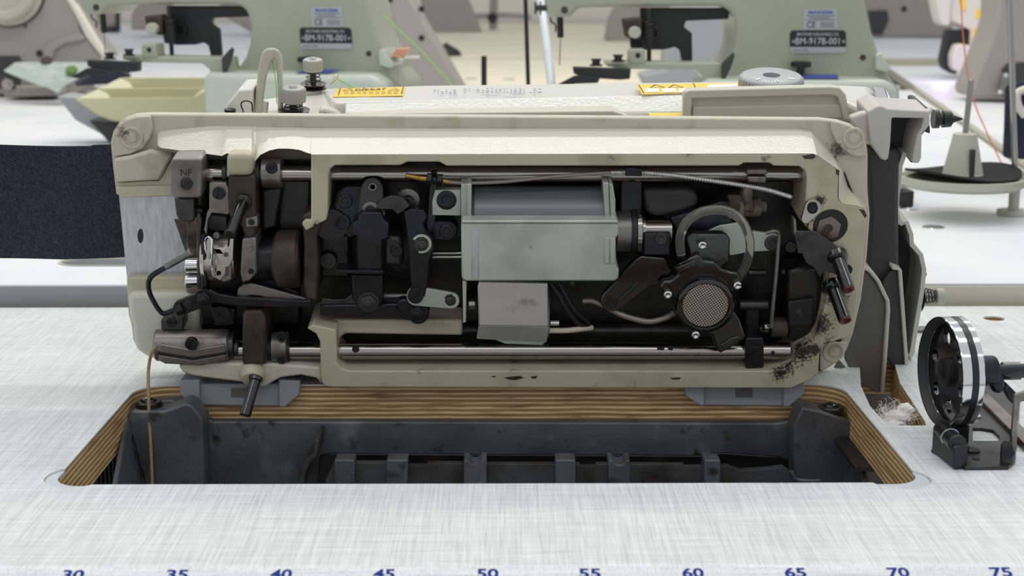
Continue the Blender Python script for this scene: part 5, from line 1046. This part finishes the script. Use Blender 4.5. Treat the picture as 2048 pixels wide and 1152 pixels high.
    b(MB().prism(F0, [(1455, 116), (1468, 104), (1470, 112), (1462, 136), (1450, 160), (1444, 158), (1444, 128)], YM - 52, YM - 44), 'side_lever', 'cover_dark', bev=1)
    b(MB().cyl(F0.at(1120, 34, YM + 30), F0.at(1121, 75, YM + 30), 4.2), 'needle_bar', 'soft_black'); b(MB().cyl(F0.at(1121, 75, YM + 30), F0.at(1119, 130, YM + 30), .8), 'needle', 'bright_steel')
    b(MB().tube([F0.at(1101, 34, YM + 20), F0.at(1103, 44, YM + 20), F0.at(1111, 50, YM + 20), F0.at(1111, 64, YM + 20)], 1.1), 'wire_hook', 'soft_black')
    b(MB().lathe(F0.at(1098, 16, YM + 50), -UX, [(0, 4), (10, 4), (10, 9), (12, 9), (12, 4), (16, 4), (16, 8), (19, 8)], 20), 'side_tension', 'dark_steel')
    return R
def deep_copy(o, parent=None):
    c = o.copy(); COL.objects.link(c)
    if parent is not None: c.parent = parent; c.matrix_parent_inverse = o.matrix_parent_inverse.copy()
    for ch in list(o.children): deep_copy(ch, c)
    return c
bm1 = bartacker('sage green machine with black number plate at the upper right, behind the stitch dial')
bm2 = deep_copy(bm1); bm2['label'] = 'sage green machine with black number plate behind the two ribbed tension knobs'
l_ = F0.at(653, 69, 2010); r_ = F0.at(1636, 82, YM)
bm2.rotation_euler.z = math.radians(-9)
bm2.location = bm1.location + Vector(((l_.x - r_.x) / 1000, .11, 0))
# copper bracket on the left machine's flange
cpx = lambda x, y: F0.at(x, y, 2000)
cb_ = thing('copper_tab', cpx(812, 110), 'small copper-coloured metal tab on the right side of the left green machine', 'bracket')
MB().prism(F0, [(783, 114), (792, 98), (818, 97), (808, 116)], 1990, 2030).build('tab', 'copper', cb_, bev=.6)
MB().prism(F0, [(806, 112), (838, 113), (838, 117), (806, 117)], 1990, 2010).build('spring_leaf', 'machine_light', cb_)
# ------------------------------------------------------------------ cream two-trough bin, its dark stand, gauze and dark cloth
BN = thing('parts_bin', F0.at(290, 250, 2240), 'cream plastic bin with two pointed troughs left of the tension knobs', 'bin')
def trough_wall(pts, d, th, nm):
    MB().prism(F0, pts, d, d + th).build(nm, 'bin_cream', BN, bev=1)
f_ = [(154, 198), (174, 196), (384, 195), (400, 190), (414, 180), (412, 244), (250, 242), (222, 238), (196, 228), (172, 212)]
trough_wall(f_, 2240, 2.5, 'front_wall')
trough_wall([(196, 178), (210, 176), (398, 176), (414, 168), (416, 230), (240, 230), (208, 196)], 2295, 2.5, 'divider')
trough_wall([(240, 156), (250, 155), (430, 155), (438, 158), (438, 220), (262, 220), (244, 176)], 2350, 2.5, 'rear_wall')
def strip3(A_, B_, th, nm):
    a = [F0.at(*p) for p in A_]; b_ = [F0.at(*p) for p in B_]; m = MB(); l1, l2 = m.loop(a), m.loop(b_); l3, l4 = m.loop([p - UZ * th for p in a]), m.loop([p - UZ * th for p in b_])
    m.bridge(l1, l2, False); m.bridge(l3, l4, False); m.bridge(l1, l3, False); m.bridge(l2, l4, False); m.build(nm, 'bin_cream', BN)
strip3([(154, 198, 2240), (172, 212, 2240), (196, 228, 2240), (222, 238, 2240), (250, 242, 2240), (412, 244, 2240)], [(240, 156, 2352), (246, 172, 2352), (254, 190, 2352), (262, 205, 2352), (280, 216, 2352), (438, 220, 2352)], 2, 'trough_floor')
strip3([(386, 195, 2240), (414, 180, 2243)], [(430, 155, 2352), (438, 157, 2352)], 40, 'end_wall')
for (x0, y0, d0, x1, y1, d1) in ((155, 198, 2240, 196, 178, 2297), (200, 177, 2295, 240, 156, 2352)):
    tri = [F0.at(x0, y0, d0), F0.at(x0 + 62, y0 - 1, d0 + 2), F0.at(x1 + 20, y1 + 8, d1), F0.at(x1, y1, d1)]
    MB().loft([tri, [p - UZ * 8 + UX * 6 for p in tri]]).build('spout', 'bin_cream', BN, bev=.4)
sd = thing('bin_stand', F0.at(200, 305, 2270), 'dark grey sloped stand under the cream two-trough bin', 'stand')
MB().prism(F0, [(112, 192), (240, 204), (430, 230), (440, 282), (226, 282), (190, 262), (150, 240)], 2362, 2440).build('body', 'edge_grey', sd, bev=3)
MB().prism(F0, [(176, 240), (250, 249), (414, 250), (430, 302), (240, 302), (218, 286)], 2264, 2340).build('front_panel', 'cover_dark', sd, bev=3)
# gauze patch over a dark cloth
gp = [(8, 142), (30, 126), (60, 125), (170, 126), (196, 130), (180, 140), (150, 160), (128, 172), (116, 186), (96, 176), (60, 164), (30, 152)]
m = MB(); a = [F0.at(x, y, 3170 - (y - 126) * 1.6) for x, y in gp]; m.loft([a, [p + Vector((0, 1.2, 1.2)) for p in a]]); tag(m.build('gauze_patch', 'gauze'), 'pale green gauze patch draped over the grey machine at far left', 'fabric')
for (x, y) in ((143, 140), (93, 122)):
    m = MB().lathe(F0.at(x, y, 3130 if y > 130 else 3172), Vector((0, -.75, .66)), [(0, 13), (2, 12), (2.6, 8), (1.6, .1)], 28); tag(m.build('green_snap', 'snap_green' if y > 130 else 'ink_black'), 'round green snap button on the gauze patch' if y > 130 else 'dark snap button at the upper edge of the gauze patch', 'button')
dk = MB().loft([[F0.at(x, y, 3120) for x, y in ((150, 164), (200, 130), (236, 128), (262, 148), (240, 158))], [F0.at(x, y + 4, 3060) for x, y in ((150, 168), (200, 136), (236, 134), (262, 152), (240, 164))]]).build('dark_cloth', 'denim', bev=1)
tag(dk, 'folded dark cloth lying between the gauze patch and the cream bin', 'fabric')
# ------------------------------------------------------------------ grey machines further back
def grey_machine(poly, d, th, lab, mt='machine_grey', bev=8, holes=(), disc=None, extra=()):
    x = sum(p[0] for p in poly) / len(poly); y = max(p[1] for p in poly); R = thing('grey_sewing_machine', F0.at(x, y, d), lab, 'sewing machine', 'grey machines in the background')
    MB().prism(F0, poly, d, d + th).build('casting', mt, R, bev=bev, seg=3)
    for (hx, hy, hr) in holes: MB().cylw(F0, hx, hy, hr, d - 1, d + 2).build('bolt_hole', 'rubber', R)
    for (pl2, dd, tt, mm2, nm) in extra: MB().prism(F0, pl2, d + dd, d + dd + tt).build(nm, mm2, R, bev=1.5)
    return R
gm = grey_machine([(-60, -40), (140, -40), (150, 0), (160, 60), (192, 100), (205, 118), (165, 122), (150, 190), (-60, 190)], 3300, 160, 'large grey machine at the upper left corner with a round handwheel', holes=((79, 107, 7), (51, 53, 3)),
    extra=(([(8, 176), (110, 174), (112, 192), (8, 194)], -90, 90, 'machine_grey', 'bed'), ([(-10, 112), (38, 112), (42, 120), (40, 176), (-10, 176)], -4, 5, 'cover_dark', 'side_opening'), ([(84, 118), (88, 100), (110, 82), (150, 68), (166, 72), (168, 80), (130, 86), (108, 100), (104, 120)], -10, 12, 'machine_grey', 'rounded_guard')))
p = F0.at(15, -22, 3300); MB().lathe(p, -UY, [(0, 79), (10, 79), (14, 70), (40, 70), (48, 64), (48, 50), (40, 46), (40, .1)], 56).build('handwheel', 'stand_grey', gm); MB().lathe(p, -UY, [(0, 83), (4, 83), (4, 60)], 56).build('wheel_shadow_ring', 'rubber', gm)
MB().tube([F0.at(-30, 150, 3240), F0.at(10, 158, 3230), F0.at(20, 170, 3220), F0.at(30, 176, 3210)], 4.4).build('side_lever', 'dark_steel', gm)
MB().lathe(F0.at(18, 168, 3212), -UY, [(0, 12), (12, 12), (12, 6), (16, 6)], 24).build('round_nut', 'bright_steel', gm)
MB().prism(F0, [(121, -20), (140, -10), (182, 60), (211, 108), (206, 118), (171, 74), (148, 26)], 3296, 3320).build('side_facet', 'machine_light', gm, bev=3)
# cluster of presser foot and arm between the far left machines
nh = thing('grey_sewing_machine', F0.at(190, 96, 5400), 'cream machine head with needle bar beyond the large grey machine, upper left', 'sewing machine', 'grey machines in the background')
MB().prism(F0, [(138, -30), (225, -30), (224, 2), (205, 10), (165, 12), (142, 4)], 5400, 5500).build('head', 'machine_light', nh, bev=3)
MB().prism(F0, [(178, 8), (230, -4), (232, 52), (215, 54), (182, 50)], 5420, 5450).build('plate', 'machine_grey', nh, bev=2)
MB().cyl(F0.at(165, 8, 5410), F0.at(168, 38, 5410), 14).build('needle_bar', 'bright_steel', nh); MB().cyl(F0.at(176, 10, 5408), F0.at(178, 60, 5408), 8).build('presser_bar', 'dark_steel', nh)
MB().tube([F0.at(242, -10, 5400), F0.at(236, 30, 5400), F0.at(235, 54, 5400), F0.at(222, 62, 5400)], 8).build('knee_lever', 'soft_black', nh)
MB().prism(F0, [(188, 58), (206, 54), (236, 52), (236, 66), (206, 66), (188, 64)], 5400, 5440).build('foot', 'dark_steel', nh, bev=1.5); MB().cyl(F0.at(200, 62, 5420), F0.at(204, 97, 5420), 12).build('shank', 'bright_steel', nh)
# cluster on the left green machine's clamp
grey_machine([(262, -40), (330, -40), (332, 60), (262, 60), (262, 30), (272, 0)], 6400, 160, 'dull grey casting seen through the left green machine')
grey_machine([(430, -40), (520, -40), (530, 60), (500, 64), (470, 45), (442, 30)], 6500, 160, 'slanted grey casting behind the left green machine column')
grey_machine([(768, -40), (800, -40), (925, 172), (935, 190), (810, 190), (800, 110)], 3300, 140, 'tall grey triangular machine casting right of the left green machine', holes=((843, 18, 6), (843, 76, 6), (781, 0, 5)))
grey_machine([(836, -40), (920, -40), (960, 58), (965, 68), (870, 70), (846, 40)], 6900, 200, 'grey wedge-shaped machine end in the upper middle background')
grey_machine([(1214, 78), (1222, 40), (1236, 12), (1340, 10), (1345, 90), (1300, 95), (1214, 80)], 6000, 200, 'grey machine glimpsed through the opening of the right green machine')
grey_machine([(1330, 26), (1480, 26), (1480, 170), (1300, 190), (1280, 150), (1330, 140)], 3360, 100, 'dark grey panel seen low through the right green machine', mt='edge_grey')
gr = grey_machine([(1725, -40), (1900, -40), (1908, 74), (1740, 76)], 6300, 200, 'grey brown machine end in the upper right background', holes=((1808, 18, 6),), extra=(([(1736, 22), (1774, 20), (1778, 40), (1764, 70), (1744, 68)], -10, 12, 'cover_dark', 'side_opening'),))
# white machine with yellow marks, grey side casting with a handwheel at the far right
wm = thing('white_sewing_machine', F0.at(1920, 150, 3700), 'off-white machine with yellow and blue stickers at the upper right edge', 'sewing machine')
MB().prism(F0, [(1902, -30), (2000, -30), (1996, 60), (1985, 120), (1940, 92), (1942, 60), (1900, 40)], 3700, 3800).build('column', 'machine_light', wm, bev=4)
MB().prism(F0, [(1866, -30), (1905, -30), (1900, 50), (1892, 52), (1882, 46), (1876, 20)], 3690, 3760).build('head', 'machine_light', wm, bev=3)
MB().prism(F0, [(1898, 60), (1944, 60), (1942, 92), (1912, 150), (1890, 138), (1886, 120)], 3710, 3760).build('motor', 'soft_black', wm, bev=4)
MB().prism(F0, [(1906, 110), (1914, 90), (1926, 88), (1972, 100), (1968, 116), (1944, 122), (1934, 144), (1912, 142), (1906, 132)], 3670, 3730).build('motor_cap', 'machine_light', wm, bev=4)
for pl2, mt in (([(1954, 18), (1965, 20), (1964, 38), (1953, 36)], 'label_yellow'), ([(1967, 26), (1982, 30), (1980, 40), (1966, 37)], 'ink_blue'), ([(1962, 45), (1978, 49), (1976, 62), (1960, 58)], 'ink_blue'), ([(1948, 56), (1956, 58), (1950, 92), (1944, 88)], 'label_yellow'), ([(1914, -20), (1928, -20), (1932, 22), (1924, 18)], 'label_yellow')):
    MB().prism(F0, pl2, 3697, 3701).build('sticker', mt, wm)
pl_ = bpy.data.lights.new('machine_lamp', 'POINT'); pl_.energy = .16; pl_.color = (.45, .28, 1); pl_.shadow_soft_size = .02
lo = bpy.data.objects.new('machine_lamp', pl_); lo.parent = wm; lo.location = (F0.at(1884, 146, 3560) - Vector(wm['_o'])) / 1000; COL.objects.link(lo)
gh = grey_machine([(2000, -40), (2100, -40), (2100, 196), (1946, 196), (1942, 180), (1978, 92), (1996, 40)], 3000, 120, 'grey curved machine casting with a linkage at the right edge', extra=(([(2004, 138), (2016, 126), (2100, 122), (2100, 196), (2008, 196)], -3, 5, 'cover_dark', 'side_opening'),))
m = MB(); m.tube([F0.at(2012, 152, 2985), F0.at(2010, 170, 2985), F0.at(2004, 190, 2985)], 10, 10, 3); m.build('linkage', 'grey_steel', gh, bev=.5)
for x, y in ((2012, 150), (2000, 184), (2013, 184)): MB().cylw(F0, x, y, 4, 2968, 2985).build('link_bolt', 'chrome', gh)
nf_ = MB().prism(F0, [(2014, 172), (2046, 162), (2075, 170), (2080, 322), (2030, 318), (2009, 316), (2012, 250)], 1860, 1872).build('navy_fabric', 'denim', bev=4); tag(nf_, 'dark navy fabric hanging at the right edge behind the thread stand pole', 'fabric')
for x_, y_ in ((2026, 266), (2030, 304)):
    m = MB().prism(F0, [(x_ - 4, y_ - 1), (x_ + 4, y_ - 1), (x_ + 4, y_ + 1), (x_ - 4, y_ + 1)], 1858.6, 1860.5).prism(F0, [(x_ - 1, y_ - 4), (x_ + 1, y_ - 4), (x_ + 1, y_ + 4), (x_ - 1, y_ + 4)], 1858.6, 1860.5)
    m.build('red_stitch_mark', 'red_thread', nf_)
wcp = thing('white_bobbin_case', F0.at(2044, 240, 1845), 'white rounded metal piece resting on the navy fabric at the right edge', 'machine part')
MB().tube([F0.at(2060, 176, 1846), F0.at(2036, 186, 1846), F0.at(2036, 210, 1846), F0.at(2050, 232, 1846)], 5).build('loop', 'machine_light', wcp)
# ------------------------------------------------------------------ more tables further away
def far_table(p, lab, mt, z, edge='edge_cream', th=24):
    pts = [Vector((x, y, z - th)) for x, y in p]; cx_ = sum(q.x for q in pts) / len(pts); cy_ = sum(q.y for q in pts) / len(pts)
    R = thing('sewing_table', (cx_, cy_, -735), lab, 'table', 'tables further back')
    MB().prism3(pts, (0, 0, th - 1.5)).build('board', edge, R); MB().prism3([q + UZ * (th - 1.5) for q in pts], (0, 0, 1.5)).build('table_top', mt, R)
    for q in pts[:4]:
        v_ = (Vector((cx_, cy_, 0)) - Vector((q.x, q.y, 0))).normalized() * 60; MB().box((q.x + v_.x, q.y + v_.y, -365 - 12 + z / 2), (40, 40, 735 - 24 + z)).build('leg', 'leg_metal', R)
    return R
a1, a2, a3 = G(1768, 132, 30), G(2060, 330, 30), G(1775, 95, 30)
far_table([(a2.x + 6, a2.y), (a2.x + 900, a2.y), (2300, a1.y), (a1.x + 6, a1.y)], 'pale table at the upper right with a slanting cream edge', 'table_far', 30)
for (x0, x1, y0, y1, lab_, mt) in ((-1700, -300, 3530, 4700, 'white table behind the left green machine', 'table_far'), (-290, 560, 3530, 4700, 'warm cream table seen between the two green machines', 'table_warm'),
        (570, 950, 3530, 4700, 'grey white table seen behind the right green machine column', 'table_far'), (-3200, -560, 4740, 8200, 'white table far off at the upper left', 'table_far'), (-550, 900, 4740, 8200, 'warm cream table farthest off in the upper middle', 'table_warm'), (910, 3600, 4740, 8200, 'pale table far off at the upper right', 'table_far')):
    far_table([(x0, y0), (x1, y0), (x1, y1), (x0, y1)], lab_, mt, 24)
# cream tray-like tops on the middle of the next table, rods and poles
for (x0, y0, x1, y1, d, r, lab_, mt) in ((968, 112, 968, 185, 2150, 4, 'short black rod standing on the table behind the arm', 'soft_black'), (1050, -30, 1057, 185, 2100, 3, 'thin tall dark pole left of the right green machine', 'soft_black')):
    a, b_ = F0.at(x0, y0, d), F0.at(x1, y1, d); t_ = (a - b_).normalized(); k_ = (b_.z - Z2) / t_.z; tag(MB().cyl(b_ - t_ * k_, a, r).build('rod', mt), lab_, 'rod')
a, b_ = F0.at(1078, -20, 2300), F0.at(1104, 180, 2000); tag(MB().tube([a, F0.at(1090, 60, 2200), b_, Vector((b_.x + 10, 1960, Z2 + 9))], 6).build('white_hose', 'corner_insert'), 'thick white hose slanting down left of the right green machine', 'hose')
p = G(942, 159, Z2)
for (px, py, lab_) in ((942, 158, 'dark round plug on the cream table right of the grey triangle'), (1018, 159, 'dark round plug on the table left of the tall thin pole')):
    p = F0.at(px, py, 2400); p = G(px, py, Z2) if G(px, py, Z2).y < 3480 else G(px, py, 24)
    tag(MB().lathe(p, UZ, [(0, 16), (2, 15), (3, .1)], 28).build('table_plug', 'edge_grey'), lab_, 'plug')
sp_c = F0.at(893, 108, 2350); tag(MB().lathe(F0.at(880, 95, 4900), F0.at(912, 122, 4900) - F0.at(880, 95, 4900), [(0, 12), (4, 26), (54, 34), (70, 28), (72, .1)], 28).build('dark_spool', 'rubber'), 'dark spool with green thread lying right of the grey triangular casting', 'spool')
far = thing('far_thread_guide', F0.at(988, 60, 7300), 'small dark thread guide post in the upper middle background', 'thread guide')
MB().cyl(F0.at(988, -10, 7300), F0.at(986, 62, 7300), 20).build('post', 'machine_grey', far); MB().cylw(F0, 985, 36, 10, 7270, 7300).build('disc', 'soft_black', far)
MB().tube([F0.at(940, 30, 7300), F0.at(960, 32, 7300), F0.at(1010, 30, 7300), F0.at(1062, 34, 7300)], 13).build('arm', 'edge_grey', far)
# threads
tag(MB().tube([F0.at(766, 30, 2000), F0.at(850, 110, 1990), F0.at(905, 172, 1980)], .9).build('green_thread', 'green_thread'), 'taut green thread crossing in front of the grey triangular casting', 'thread')
tag(MB().tube([B(545, 122, 125), B(551, 160, 118), B(554, 208, 112)], .35, 6).build('green_thread', 'green_thread'), 'green thread running down inside the arched take-up cover', 'thread')
tag(MB().tube([B(674, 158, 190), B(700, 172, 200), B(712, 178, 205)], .4, 6).build('green_thread', 'green_thread'), 'short green thread leaving the chrome guide beside the tension knob', 'thread')
tag(MB().tube([F0.at(1920, -30, 1900), F0.at(1928, 90, 1880), F0.at(1944, 190, 1860), F0.at(1976, 270, 1840), F0.at(2010, 340, 1820)], .8, 6).build('red_thread', 'red_thread'), 'thin red thread hanging past the white machine at the upper right', 'thread')
for o in bpy.data.objects:
    if '_o' in o: del o['_o']
